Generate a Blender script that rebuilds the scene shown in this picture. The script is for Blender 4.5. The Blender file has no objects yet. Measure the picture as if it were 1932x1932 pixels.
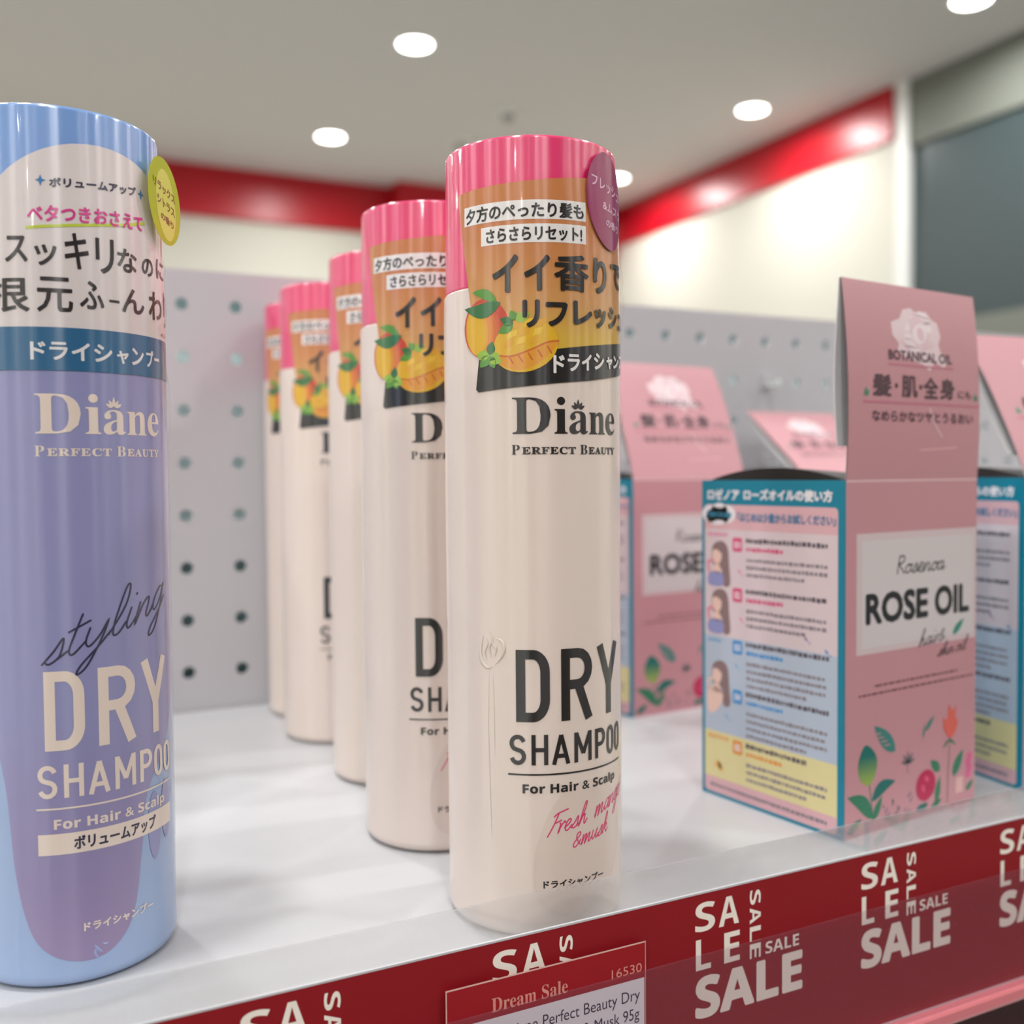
import bpy, bmesh, math, random
from math import sin, cos, pi, radians
from mathutils import Vector, Matrix
from mathutils.geometry import tessellate_polygon

# ------------------------------------------------------------------ camera, world, exposure
S = bpy.context.scene
COL = S.collection
CAM_POS = Vector((-0.11949, -0.23034, 0.11193))
YAW, PITCH, ROLL = 0.45785, -0.03697, -0.00834
fwd = Vector((sin(YAW) * cos(PITCH), cos(YAW) * cos(PITCH), sin(PITCH)))
rgt = Vector((cos(YAW), -sin(YAW), 0))
upv = rgt.cross(fwd)
cr = rgt * cos(ROLL) + upv * sin(ROLL)
cu = -rgt * sin(ROLL) + upv * cos(ROLL)
cam = bpy.data.cameras.new('camera')
cam.sensor_width = 36.0
cam.lens = 36.0 * 1890.6 / 1932.0
cam.clip_start = 0.01
cam.clip_end = 50
cam.dof.use_dof = True
cam.dof.focus_distance = 0.236
cam.dof.aperture_fstop = 10.5
cam.dof.aperture_blades = 0
camo = bpy.data.objects.new('camera', cam)
COL.objects.link(camo)
M = Matrix((cr, cu, -fwd)).transposed().to_4x4()
M.translation = CAM_POS
camo.matrix_world = M
S.camera = camo

W = bpy.data.worlds.new('world')
S.world = W
W.use_nodes = True
W.node_tree.nodes['Background'].inputs[0].default_value = (0.9, 0.95, 1.0, 1)
W.node_tree.nodes['Background'].inputs[1].default_value = 0.05

S.view_settings.view_transform = 'Standard'
S.view_settings.look = 'None'
S.view_settings.exposure = 0.0
S.view_settings.gamma = 1.0
S.view_settings.use_curve_mapping = False
LAMP_W = 10.8            # watts of every ceiling downlight
LAMP_COL = (1.0, 0.985, 0.965)

# ------------------------------------------------------------------ helpers
def lin(c):
    out = []
    for v in c[:3]:
        v = v / 255.0
        out.append(v / 12.92 if v <= 0.04045 else ((v + 0.055) / 1.055) ** 2.4)
    return tuple(out)

def mix(a, b, t):
    return tuple(a[i] * (1 - t) + b[i] * t for i in range(3))

def nodes(name):
    m = bpy.data.materials.new(name)
    m.use_nodes = True
    nt = m.node_tree
    return m, nt, nt.nodes['Principled BSDF']

def plain(name, rgb, rough=0.5, spec=0.5, coat=0.0, noise=0.0, nscale=30.0, metal=0.0):
    m, nt, b = nodes(name)
    c = lin(rgb)
    b.inputs['Base Color'].default_value = (*c, 1)
    b.inputs['Roughness'].default_value = rough
    b.inputs['Specular IOR Level'].default_value = spec
    b.inputs['Coat Weight'].default_value = coat
    b.inputs['Metallic'].default_value = metal
    if noise > 0:
        tc = nt.nodes.new('ShaderNodeTexCoord')
        n = nt.nodes.new('ShaderNodeTexNoise')
        n.inputs['Scale'].default_value = nscale
        n.inputs['Detail'].default_value = 4
        r = nt.nodes.new('ShaderNodeValToRGB')
        r.color_ramp.elements[0].position = 0.3
        r.color_ramp.elements[1].position = 0.7
        r.color_ramp.elements[0].color = (*[v * (1 - noise) for v in c], 1)
        r.color_ramp.elements[1].color = (*[min(1, v * (1 + noise)) for v in c], 1)
        nt.links.new(tc.outputs['Object'], n.inputs['Vector'])
        nt.links.new(n.outputs['Fac'], r.inputs[0])
        nt.links.new(r.outputs[0], b.inputs['Base Color'])
    return m

def printed(name, rough, aniso=0.0, coat=0.0, coat_rough=0.05, ripple=0.0, spec=0.5, ior=1.5):
    """material whose colour is the print colour stored in the mesh attribute Col"""
    m, nt, b = nodes(name)
    at = nt.nodes.new('ShaderNodeAttribute')
    at.attribute_name = 'Col'
    nt.links.new(at.outputs['Color'], b.inputs['Base Color'])
    b.inputs['Roughness'].default_value = rough
    b.inputs['Specular IOR Level'].default_value = spec
    b.inputs['Coat Weight'].default_value = coat
    b.inputs['Coat Roughness'].default_value = coat_rough
    b.inputs['IOR'].default_value = ior
    if aniso > 0:
        b.inputs['Anisotropic'].default_value = aniso
        g = nt.nodes.new('ShaderNodeNewGeometry')
        cx = nt.nodes.new('ShaderNodeVectorMath')
        cx.operation = 'CROSS_PRODUCT'
        cx.inputs[0].default_value = (0, 0, 1)
        nt.links.new(g.outputs['Normal'], cx.inputs[1])
        nt.links.new(cx.outputs[0], b.inputs['Tangent'])
        b.inputs['Anisotropic Rotation'].default_value = 0.25
    if ripple > 0:
        tc = nt.nodes.new('ShaderNodeTexCoord')
        mp = nt.nodes.new('ShaderNodeMapping')
        mp.inputs['Scale'].default_value = (260, 260, 9)
        n = nt.nodes.new('ShaderNodeTexNoise')
        n.inputs['Scale'].default_value = 1.0
        n.inputs['Detail'].default_value = 3
        bp = nt.nodes.new('ShaderNodeBump')
        bp.inputs['Strength'].default_value = ripple
        bp.inputs['Distance'].default_value = 0.0004
        nt.links.new(tc.outputs['Object'], mp.inputs[0])
        nt.links.new(mp.outputs[0], n.inputs['Vector'])
        nt.links.new(n.outputs['Fac'], bp.inputs['Height'])
        nt.links.new(bp.outputs[0], b.inputs['Coat Normal'])
        bp2 = nt.nodes.new('ShaderNodeBump')
        bp2.inputs['Strength'].default_value = ripple * 0.5
        bp2.inputs['Distance'].default_value = 0.0003
        nt.links.new(n.outputs['Fac'], bp2.inputs['Height'])
        nt.links.new(bp2.outputs[0], b.inputs['Normal'])
    return m

def clear(name, tint, haze, gloss_rough=0.05, alpha=0.75):
    """clear plastic: see-through, a little milky, glossy on top"""
    m, nt, b = nodes(name)
    nt.nodes.remove(b)
    out = nt.nodes['Material Output']
    tr = nt.nodes.new('ShaderNodeBsdfTransparent')
    tr.inputs[0].default_value = (*tint, 1)
    df = nt.nodes.new('ShaderNodeBsdfDiffuse')
    df.inputs[0].default_value = (*haze, 1)
    gl = nt.nodes.new('ShaderNodeBsdfGlossy')
    gl.inputs['Roughness'].default_value = gloss_rough
    lw = nt.nodes.new('ShaderNodeLayerWeight')
    lw.inputs['Blend'].default_value = 0.5
    fr = nt.nodes.new('ShaderNodeMapRange')
    fr.inputs['From Min'].default_value = 0.45
    fr.inputs['To Min'].default_value = 0.025
    fr.inputs['To Max'].default_value = 0.45
    nt.links.new(lw.outputs['Facing'], fr.inputs['Value'])
    m1 = nt.nodes.new('ShaderNodeMixShader')
    m1.inputs[0].default_value = 1 - alpha
    m2 = nt.nodes.new('ShaderNodeMixShader')
    nt.links.new(tr.outputs[0], m1.inputs[1])
    nt.links.new(df.outputs[0], m1.inputs[2])
    nt.links.new(fr.outputs[0], m2.inputs[0])
    nt.links.new(m1.outputs[0], m2.inputs[1])
    nt.links.new(gl.outputs[0], m2.inputs[2])
    nt.links.new(m2.outputs[0], out.inputs[0])
    return m

def tag(o, label=None, cat=None, group=None, kind=None):
    if label: o['label'] = label
    if cat: o['category'] = cat
    if group: o['group'] = group
    if kind: o['kind'] = kind
    return o

def empty(name, loc=(0, 0, 0), rz=0.0):
    o = bpy.data.objects.new(name, None)
    o.empty_display_size = 0.01
    COL.objects.link(o)
    o.location = loc
    o.rotation_euler = (0, 0, rz)
    return o

def add_box(bm, x0, x1, y0, y1, z0, z1, bev=0.0):
    vs = [bm.verts.new((x, y, z)) for z in (z0, z1) for y in (y0, y1) for x in (x0, x1)]
    F = [(0, 2, 3, 1), (4, 5, 7, 6), (0, 1, 5, 4), (2, 6, 7, 3), (0, 4, 6, 2), (1, 3, 7, 5)]
    fs = [bm.faces.new([vs[i] for i in f]) for f in F]
    if bev > 0:
        es = list({e for f in fs for e in f.edges})
        bmesh.ops.bevel(bm, geom=es, offset=bev, segments=2, affect='EDGES', profile=0.5)

def mesh_obj(name, bm, mat, parent=None, smooth=False):
    bmesh.ops.recalc_face_normals(bm, faces=bm.faces)
    me = bpy.data.meshes.new(name)
    bm.to_mesh(me)
    bm.free()
    if smooth:
        me.polygons.foreach_set('use_smooth', [True] * len(me.polygons))
    if mat: me.materials.append(mat)
    o = bpy.data.objects.new(name, me)
    COL.objects.link(o)
    if parent: o.parent = parent
    return o

def box_obj(name, mat, x0, x1, y0, y1, z0, z1, parent=None, bev=0.0):
    bm = bmesh.new()
    add_box(bm, x0, x1, y0, y1, z0, z1, bev)
    return mesh_obj(name, bm, mat, parent)

def struct(o):
    o['kind'] = 'structure'
    return o

# ------------------------------------------------------------------ print shop: flat artwork in millimetres
TEXT_CACHE = {}
def text_geo(s, space=1.0):
    key = (s, space)
    if key in TEXT_CACHE: return TEXT_CACHE[key]
    c = bpy.data.curves.new('lettering', 'FONT')
    c.body = s
    c.resolution_u = 3
    c.space_character = space
    o = bpy.data.objects.new('lettering', c)
    COL.objects.link(o)
    dg = bpy.context.evaluated_depsgraph_get()
    me = bpy.data.meshes.new_from_object(o.evaluated_get(dg))
    vs = [(v.co.x, v.co.y) for v in me.vertices]
    fs = [tuple(p.vertices) for p in me.polygons]
    bpy.data.objects.remove(o)
    bpy.data.curves.remove(c)
    bpy.data.meshes.remove(me)
    xs = [v[0] for v in vs]; ys = [v[1] for v in vs]
    x0, x1, y0, y1 = min(xs), max(xs), min(ys), max(ys)
    vs = [((x - x0) / (x1 - x0), (y - y0) / (y1 - y0)) for x, y in vs]
    TEXT_CACHE[key] = (vs, fs)
    return vs, fs

SANS = {}
def bold_sans(s):
    out = ''
    for ch in s:
        if 'A' <= ch <= 'Z': out += chr(0x1D5D4 + ord(ch) - 65)
        elif 'a' <= ch <= 'z': out += chr(0x1D5EE + ord(ch) - 97)
        elif '0' <= ch <= '9': out += chr(0x1D7EC + ord(ch) - 48)
        else: out += ch
    return out
def bold_serif(s):
    out = ''
    for ch in s:
        if 'A' <= ch <= 'Z': out += chr(0x1D400 + ord(ch) - 65)
        elif 'a' <= ch <= 'z': out += chr(0x1D41A + ord(ch) - 97)
        else: out += ch
    return out

def spline(pts, n=7, closed=False):
    out = []
    N = len(pts)
    rng = range(N if closed else N - 1)
    for i in rng:
        if closed:
            p0, p1, p2, p3 = pts[i - 1], pts[i], pts[(i + 1) % N], pts[(i + 2) % N]
        else:
            p0 = pts[max(i - 1, 0)]; p1 = pts[i]; p2 = pts[i + 1]; p3 = pts[min(i + 2, N - 1)]
        for k in range(n):
            t = k / n
            out.append(tuple(0.5 * ((2 * p1[d]) + (-p0[d] + p2[d]) * t + (2 * p0[d] - 5 * p1[d] + 4 * p2[d] - p3[d]) * t * t
                                    + (-p0[d] + 3 * p1[d] - 3 * p2[d] + p3[d]) * t ** 3) for d in (0, 1)))
    if not closed: out.append(tuple(pts[-1]))
    return out

class Art:
    """a sheet of flat coloured shapes: items are (verts2d, faces, colour or colour function, layer)"""
    def __init__(self): self.items = []
    def add(self, vs, fs, col, layer): self.items.append((vs, fs, col, layer))
    def poly(self, pts, col, layer=1):
        tri = tessellate_polygon([[Vector((x, y, 0)) for x, y in pts]])
        self.add([tuple(p) for p in pts], [tuple(t) for t in tri], col, layer)
    def rect(self, l, b, r, t, col, layer=1, k=0.0):
        self.poly([(l, b), (r, b + k * (r - l)), (r, t + k * (r - l)), (l, t)], col, layer)
    def ell(self, cx, cy, a, b, col, layer=1, rot=0.0, n=28, clip=None):
        pts = []
        for i in range(n):
            t = 2 * pi * i / n
            x, y = a * cos(t), b * sin(t)
            pts.append((cx + x * cos(rot) - y * sin(rot), cy + x * sin(rot) + y * cos(rot)))
        self.poly(pts, col, layer)
    def leaf(self, x0, y0, x1, y1, w, col, layer=1, bend=0.0):
        dx, dy = x1 - x0, y1 - y0
        L = math.hypot(dx, dy); nx, ny = -dy / L, dx / L
        a, b = [], []
        for i in range(9):
            t = i / 8
            o = bend * L * sin(pi * t)
            h = w * 0.5 * sin(pi * t ** 0.8) ** 0.9 if 0 < t < 1 else 0
            cx, cy = x0 + dx * t + nx * o, y0 + dy * t + ny * o
            a.append((cx + nx * h, cy + ny * h)); b.append((cx - nx * h, cy - ny * h))
        self.poly(a + b[-2:0:-1], col, layer)
    def stroke(self, pts, w, col, layer=1, caps=True, curve=False, taper=False):
        """one mitred ribbon along pts, with round or square ends"""
        if curve: pts = spline(pts, 6)
        P = [pts[0]]
        for p in pts[1:]:
            if math.hypot(p[0] - P[-1][0], p[1] - P[-1][1]) > 1e-5: P.append(p)
        h = w / 2
        N = len(P)
        if N < 2: return
        closed = N > 3 and math.hypot(P[0][0] - P[-1][0], P[0][1] - P[-1][1]) < 1e-4
        D = []
        for i in range(N - 1):
            dx, dy = P[i + 1][0] - P[i][0], P[i + 1][1] - P[i][1]
            L = math.hypot(dx, dy)
            D.append((dx / L, dy / L))
        L_, R_ = [], []
        for i in range(N):
            a = D[i - 1] if i > 0 else (D[-1] if closed else D[0])
            b = D[i] if i < N - 1 else (D[0] if closed else D[-1])
            nx, ny = -(a[1] + b[1]), a[0] + b[0]
            q = math.hypot(nx, ny)
            if q < 1e-6: nx, ny, q = -a[1], a[0], 1.0
            nx, ny = nx / q, ny / q
            c = max(0.35, nx * -a[1] + ny * a[0])
            L_.append((P[i][0] + nx * h / c, P[i][1] + ny * h / c))
            R_.append((P[i][0] - nx * h / c, P[i][1] - ny * h / c))
        vs = []
        for a, b in zip(L_, R_): vs += [a, b]
        fs = [(2 * i, 2 * i + 1, 2 * i + 3, 2 * i + 2) for i in range(N - 1)]
        if caps and not closed:
            for i, d, s in ((0, D[0], -1), (N - 1, D[-1], 1)):
                a0 = math.atan2(d[1] * s, d[0] * s)
                b = len(vs)
                vs += [(P[i][0] + h * cos(a0 + pi * (j / 6 - 0.5)), P[i][1] + h * sin(a0 + pi * (j / 6 - 0.5))) for j in range(7)]
                fs.append(tuple(range(b, b + 7)))
        self.add(vs, fs, col, layer)
    def text(self, s, l, b, r, t, col, layer=1, bold=0.0, k=0.0, shear=0.0, space=1.0, n=6):
        """lettering fitted into the box l..r, b..t; k = slope of the base line, bold in mm"""
        vs, fs = text_geo(s, space)
        offs = [(0, 0)] + ([(bold * cos(2 * pi * i / n), bold * sin(2 * pi * i / n)) for i in range(n)] if bold > 0 else [])
        l += bold; r -= bold; b += bold; t -= bold
        for c, (ox, oy) in enumerate(offs):
            V = []
            for x, y in vs:
                X = x * (r - l); Y = y * (t - b)
                V.append((l + X + shear * Y + ox, b + Y + k * X + oy))
            self.add(V, fs, col, layer + 0.04 * c)

def build_art(name, art, mapf, mat, parent, step=None, base=None, gap=0.00004, cyl=True):
    """turn artwork into one mesh lying on the surface mapf(u, v, height); base = optional (verts, faces, colours) of the carrying solid"""
    V, F, Cc, N = [], [], [], []
    if base:
        V += base[0]; F += base[1]; Cc += base[2]; N += base[3]
    for vs, fs, col, layer in art.items:
        tb = bmesh.new()
        bv = [tb.verts.new((x, y, 0)) for x, y in vs]
        for f in fs:
            if len(set(f)) < 3: continue
            try: tb.faces.new([bv[i] for i in f])
            except ValueError: pass
        if step:
            us = [v[0] for v in vs]
            a = math.floor(min(us) / step) + 1
            while a * step < max(us):
                bmesh.ops.bisect_plane(tb, geom=tb.verts[:] + tb.edges[:] + tb.faces[:], dist=1e-5,
                                       plane_co=(a * step, 0, 0), plane_no=(1, 0, 0))
                a += 1
        tb.verts.index_update()
        o = len(V)
        for v in tb.verts:
            p, nrm = mapf(v.co.x, v.co.y, layer * gap)
            V.append(p); N.append(nrm)
            c = col(v.co.x, v.co.y) if callable(col) else col
            Cc.append((c[0], c[1], c[2], 1.0))
        for f in tb.faces:
            idx = [v.index + o for v in f.verts]
            p = [Vector(V[i]) for i in idx]
            fn = Vector((0, 0, 0))
            for i in range(1, len(p) - 1):
                fn += (p[i] - p[0]).cross(p[i + 1] - p[0])
            if fn.dot(Vector(N[idx[0]])) < 0: idx.reverse()
            F.append(idx)
        tb.free()
    me = bpy.data.meshes.new(name)
    me.from_pydata(V, [], F)
    at = me.attributes.new('Col', 'FLOAT_COLOR', 'POINT')
    at.data.foreach_set('color', [x for c in Cc for x in c])
    me.polygons.foreach_set('use_smooth', [True] * len(me.polygons))
    me.materials.append(mat)
    if cyl:
        me.normals_split_custom_set_from_vertices([tuple(n) for n in N])
    me.update()
    o = bpy.data.objects.new(name, me)
    COL.objects.link(o)
    if parent: o.parent = parent
    return o

def copy_tree(o, parent=None, skip=()):
    c = o.copy()
    COL.objects.link(c)
    if parent:
        c.parent = parent
    for ch in o.children:
        if ch.name.split('.')[0] not in skip: copy_tree(ch, c)
    return c

# ------------------------------------------------------------------ the room
FLOOR_Z, CEIL_Z = -1.20, 1.85
XL, XR, YB, YF = -5.0, 3.47, 5.60, -7.0
m_ceil = plain('painted_ceiling', (204, 202, 199), 0.9, 0.2)
m_wall = plain('cream_wall_paint', (212, 211, 200), 0.7, 0.3)
m_red = plain('glossy_red_band', (182, 12, 32), 0.35, 0.5)
m_floor = plain('floor_tiles', (172, 170, 168), 0.35, 0.5, noise=0.06, nscale=3)
m_trimw = plain('white_trim', (236, 238, 236), 0.4)
m_dark = plain('dark_panel', (62, 76, 78), 0.35, 0.5)
m_grey = plain('grey_bulkhead', (118, 122, 114), 0.7, 0.3)

struct(box_obj('floor', m_floor, XL, XR + 0.2, YF, YB + 0.1, FLOOR_Z - 0.1, FLOOR_Z))
struct(box_obj('ceiling', m_ceil, XL, XR + 0.2, YF, YB + 0.1, CEIL_Z, CEIL_Z + 0.1))
struct(box_obj('wall_back', m_wall, XL, XR + 0.2, YB, YB + 0.1, FLOOR_Z, CEIL_Z))
struct(box_obj('wall_left', m_wall, XL - 0.1, XL, YF, YB + 0.1, FLOOR_Z, CEIL_Z))
struct(box_obj('wall_front', m_wall, XL, XR + 0.2, YF - 0.1, YF, FLOOR_Z, CEIL_Z))
struct(box_obj('wall_right', m_wall, XR, XR + 0.1, 3.10, YB, FLOOR_Z, CEIL_Z))
struct(box_obj('wall_right_front', m_wall, XR, XR + 0.1, YF, 0.6, FLOOR_Z, CEIL_Z))
# red fascia bands just under the ceiling
struct(box_obj('trim_1', m_red, XL, 1.93, YB - 0.03, YB, 1.57, CEIL_Z))
struct(box_obj('trim_2', m_red, XR - 0.02, XR, 3.115, YB - 0.2, 1.61, CEIL_Z))
struct(box_obj('trim_3', m_red, 1.93, XR - 0.02, 5.41, YB, 1.52, CEIL_Z))
# white end post of the right wall
struct(box_obj('trim_4', m_trimw, XR - 0.005, XR + 0.1, 3.035, 3.10, FLOOR_Z, CEIL_Z))
# dark opening beyond the post: grey bulkhead above, dark panel below
struct(box_obj('wall_bulkhead', m_grey, XR + 0.01, XR + 0.1, 0.6, 3.035, 1.56, CEIL_Z))
struct(box_obj('wall_dark', m_dark, XR + 0.03, XR + 0.1, 0.6, 3.035, 0.76, 1.56))
struct(box_obj('wall_low', m_grey, XR + 0.01, XR + 0.1, 0.6, 3.035, FLOOR_Z, 0.76))

# unseen half-height partition added behind the photographer to darken half of the bottle reflections
struct(box_obj('wall_added_partition', plain('taupe_partition', (104, 96, 92), 0.6, 0.3), -0.85, XR - 0.4, -1.55, -1.30, FLOOR_Z, 0.75))

# ceiling downlights
m_ring = plain('white_ring', (235, 235, 230), 0.4)
m_lens, nt, b = nodes('lit_lens')
b.inputs['Base Color'].default_value = (1, 1, 1, 1)
b.inputs['Emission Color'].default_value = (1.0, 0.97, 0.93, 1)
b.inputs['Emission Strength'].default_value = 12.0
m_lens.cycles.emission_sampling = 'NONE'
ORD = ['first', 'second', 'third', 'fourth', 'fifth', 'sixth', 'seventh', 'eighth', 'ninth', 'tenth']
bmr = bmesh.new()
N = 40
prof = [(0.065, 0.0), (0.069, -0.004), (0.074, -0.004), (0.078, 0.0)]
rings = [[bmr.verts.new((r * cos(2 * pi * i / N), r * sin(2 * pi * i / N), z)) for i in range(N)] for r, z in prof]
for a, c in zip(rings, rings[1:]):
    for i in range(N): bmr.faces.new((a[i], a[(i + 1) % N], c[(i + 1) % N], c[i]))
bml = bmesh.new()
vs = [bml.verts.new((0.066 * cos(2 * pi * i / N), 0.066 * sin(2 * pi * i / N), -0.0015)) for i in range(N)]
vs2 = [bml.verts.new((v.co.x, v.co.y, -0.0005)) for v in vs]
bml.faces.new(vs[::-1]); bml.faces.new(vs2)
for i in range(N): bml.faces.new((vs[i], vs[(i + 1) % N], vs2[(i + 1) % N], vs2[i]))
lampd = bpy.data.lights.new('lamp', 'AREA')
lampd.shape = 'DISK'; lampd.size = 0.12; lampd.energy = LAMP_W; lampd.color = LAMP_COL
lampd.spread = radians(172)
root = empty('ceiling_downlight')
mesh_obj('trim_ring', bmr, m_ring, root, True)
mesh_obj('lens', bml, m_lens, root)
lo = bpy.data.objects.new('lamp', lampd); COL.objects.link(lo); lo.parent = root; lo.location = (0, 0, -0.008)
LX = [3.08, 1.36, -0.36, -2.08, -3.80]
LY = [4.84, 3.62, 2.39, 1.17, -0.05, -1.27, -2.50, -3.72, -4.95, -6.17]
first = True
for j, y in enumerate(LY):
    for i, x in enumerate(LX):
        o = root if first else copy_tree(root)
        first = False
        o.location = (x, y, CEIL_Z)
        tag(o, f'round lit ceiling downlight, {ORD[j]} row from the back wall, {ORD[i]} from the right wall', 'ceiling light',
            'downlights in the ceiling')
# two small ceiling fittings
for (x, y, lab) in ((2.03, 4.14, 'small pale round smoke detector on the ceiling between the lit downlights'),
                    (1.99, 4.62, 'small grey round sprinkler cap on the ceiling, above the pink front cap')):
    t = empty('ceiling_detector', (x, y, CEIL_Z)); tag(t, lab, 'detector')
    bm = bmesh.new(); bmesh.ops.create_cone(bm, cap_ends=True, segments=24, radius1=0.045, radius2=0.05, depth=0.02, matrix=Matrix.Translation((0, 0, -0.010)))
    mesh_obj('base', bm, m_ring, t)
    bm = bmesh.new(); bmesh.ops.create_cone(bm, cap_ends=True, segments=24, radius1=0.025, radius2=0.035, depth=0.02, matrix=Matrix.Translation((0, 0, -0.030)))
    mesh_obj('sensor', bm, plain('grey_sensor', (150, 150, 148), 0.5), t)

# ------------------------------------------------------------------ the shelf unit
SX0, SX1 = -0.62, 0.72
PEG_Y = 0.2655
m_shelf = plain('white_shelf', (200, 202, 206), 0.30, 0.5, noise=0.012, nscale=60)
m_peg = plain('white_pegboard', (190, 188, 193), 0.28, 0.5)
m_steel = plain('painted_steel', (120, 124, 126), 0.4)
unit = empty('pegboard_panel', (0, 0, 0))
tag(unit, 'white pegboard back panel with rows of round holes, behind the bottles and boxes', 'pegboard')
board = empty('display_shelf', (0, 0, 0))
tag(board, 'white shelf board on which the bottles and boxes stand', 'shelf')
rail = empty('price_rail', (0, 0, 0))
tag(rail, 'clear plastic price rail with a see-through lip along the shelf edge', 'price rail')
box_obj('shelf_board', m_shelf, SX0, SX1, -0.0255, PEG_Y - 0.001, -0.030, 0.0, board, 0.0004)

# pegboard: a sheet with real round holes on a 24.8 mm lattice
bm = bmesh.new()
PS, PX, PZ = 0.02506, -0.0481, 0.01861
HR = 0.0030
i0, i1, j0, j1 = -6, 26, -1, 8
TOPZ = 0.2103
K = 12
def hole_cell(cx, cz):
    h = PS / 2
    zl, zh = cz - h, min(cz + h, TOPZ)
    inner = [bm.verts.new((cx + HR * cos(2 * pi * k / K + pi / K), PEG_Y, cz + HR * sin(2 * pi * k / K + pi / K))) for k in range(K)]
    back = [bm.verts.new((v.co.x, PEG_Y + 0.0016, v.co.z)) for v in inner]
    outer = []
    for k in range(K):
        a = 2 * pi * k / K + pi / K
        s = 1 / max(abs(cos(a)), abs(sin(a)))
        outer.append(bm.verts.new((cx + h * s * cos(a), PEG_Y, min(zh, cz + h * s * sin(a)))))
    cs = {0: (1, 1), 1: (-1, 1), 2: (-1, -1), 3: (1, -1)}
    for k in range(K):
        n = (k + 1) % K
        a0 = 2 * pi * k / K + pi / K; a1 = a0 + 2 * pi / K
        ring = [inner[k], outer[k]]
        for q in range(4):
            ca = pi / 4 + q * pi / 2
            if a0 + 1e-6 < ca < a1 - 1e-6 or a0 + 1e-6 < ca + 2 * pi < a1 - 1e-6:
                ring.append(bm.verts.new((cx + h * cs[q][0], PEG_Y, min(zh, cz + h * cs[q][1]))))
        ring += [outer[n], inner[n]]
        bm.faces.new(ring)
        bm.faces.new((inner[k], inner[n], back[n], back[k]))
for j in range(j0, j1):
    for i in range(i0, i1): hole_cell(PX + i * PS, PZ + j * PS)
xa, xb = PX + (i0 - 0.5) * PS, PX + (i1 - 0.5) * PS
zt = PZ + (j1 - 0.5) * PS
def quad(*pts): bm.faces.new([bm.verts.new(p) for p in pts])
quad((xa, PEG_Y, zt), (xb, PEG_Y, zt), (xb, PEG_Y, TOPZ), (xa, PEG_Y, TOPZ))
quad((xa, PEG_Y, TOPZ), (xb, PEG_Y, TOPZ), (xb, PEG_Y + 0.008, TOPZ), (xa, PEG_Y + 0.008, TOPZ))
quad((SX0, PEG_Y, FLOOR_Z), (xa, PEG_Y, FLOOR_Z), (xa, PEG_Y, TOPZ), (SX0, PEG_Y, TOPZ))
quad((xb, PEG_Y, FLOOR_Z), (SX1, PEG_Y, FLOOR_Z), (SX1, PEG_Y, TOPZ), (xb, PEG_Y, TOPZ))
zb = PZ + (j0 - 0.5) * PS
quad((xa, PEG_Y, FLOOR_Z), (xb, PEG_Y, FLOOR_Z), (xb, PEG_Y, zb), (xa, PEG_Y, zb))
bmesh.ops.remove_doubles(bm, verts=bm.verts, dist=1e-6)
mesh_obj('pegboard', bm, m_peg, unit)
# the far side panel seen through the holes: teal grey, the lit look of the middle holes painted as a paler band
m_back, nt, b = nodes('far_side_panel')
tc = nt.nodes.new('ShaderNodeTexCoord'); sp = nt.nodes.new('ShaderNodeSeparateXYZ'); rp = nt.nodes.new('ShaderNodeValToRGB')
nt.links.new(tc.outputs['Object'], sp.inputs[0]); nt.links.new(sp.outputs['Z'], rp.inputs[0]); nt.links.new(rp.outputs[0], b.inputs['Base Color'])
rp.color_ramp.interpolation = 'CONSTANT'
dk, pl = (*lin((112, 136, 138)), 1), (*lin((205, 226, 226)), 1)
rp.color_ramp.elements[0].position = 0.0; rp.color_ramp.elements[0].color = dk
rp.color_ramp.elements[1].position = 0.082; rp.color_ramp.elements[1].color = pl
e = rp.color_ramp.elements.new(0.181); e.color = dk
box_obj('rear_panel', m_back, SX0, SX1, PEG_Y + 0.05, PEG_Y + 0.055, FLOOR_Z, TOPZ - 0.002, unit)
# lower shelf
low = empty('display_shelf', (0, 0, 0))
tag(low, 'lower shelf board in the shadow under the red strip, carrying cartons coloured dark for shade', 'shelf')
box_obj('lower_shelf', m_shelf, SX0, SX1, -0.02, PEG_Y - 0.001, -0.27, -0.25, low, 0.0006)
# clear front lip standing above the shelf edge
m_lip = clear('frosted_lip', (0.97, 0.97, 0.97), (0.92, 0.92, 0.93), 0.12, 0.90)
nt = m_lip.node_tree                       # frosted: what touches the sheet shows, what stands behind it blurs away
rf = nt.nodes.new('ShaderNodeBsdfRefraction'); rf.inputs['Roughness'].default_value = 0.2; rf.inputs['IOR'].default_value = 1.45
m3 = nt.nodes.new('ShaderNodeMixShader'); m3.inputs[0].default_value = 0.32
trn = [n for n in nt.nodes if n.type == 'BSDF_TRANSPARENT'][0]
for l in list(trn.outputs[0].links):
    tgt = l.to_socket
    nt.links.new(trn.outputs[0], m3.inputs[1]); nt.links.new(rf.outputs[0], m3.inputs[2]); nt.links.new(m3.outputs[0], tgt)
box_obj('front_lip', m_lip, SX0, SX1, -0.0264, -0.0257, 0.0002, 0.0147, rail, 0.0001)
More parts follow.
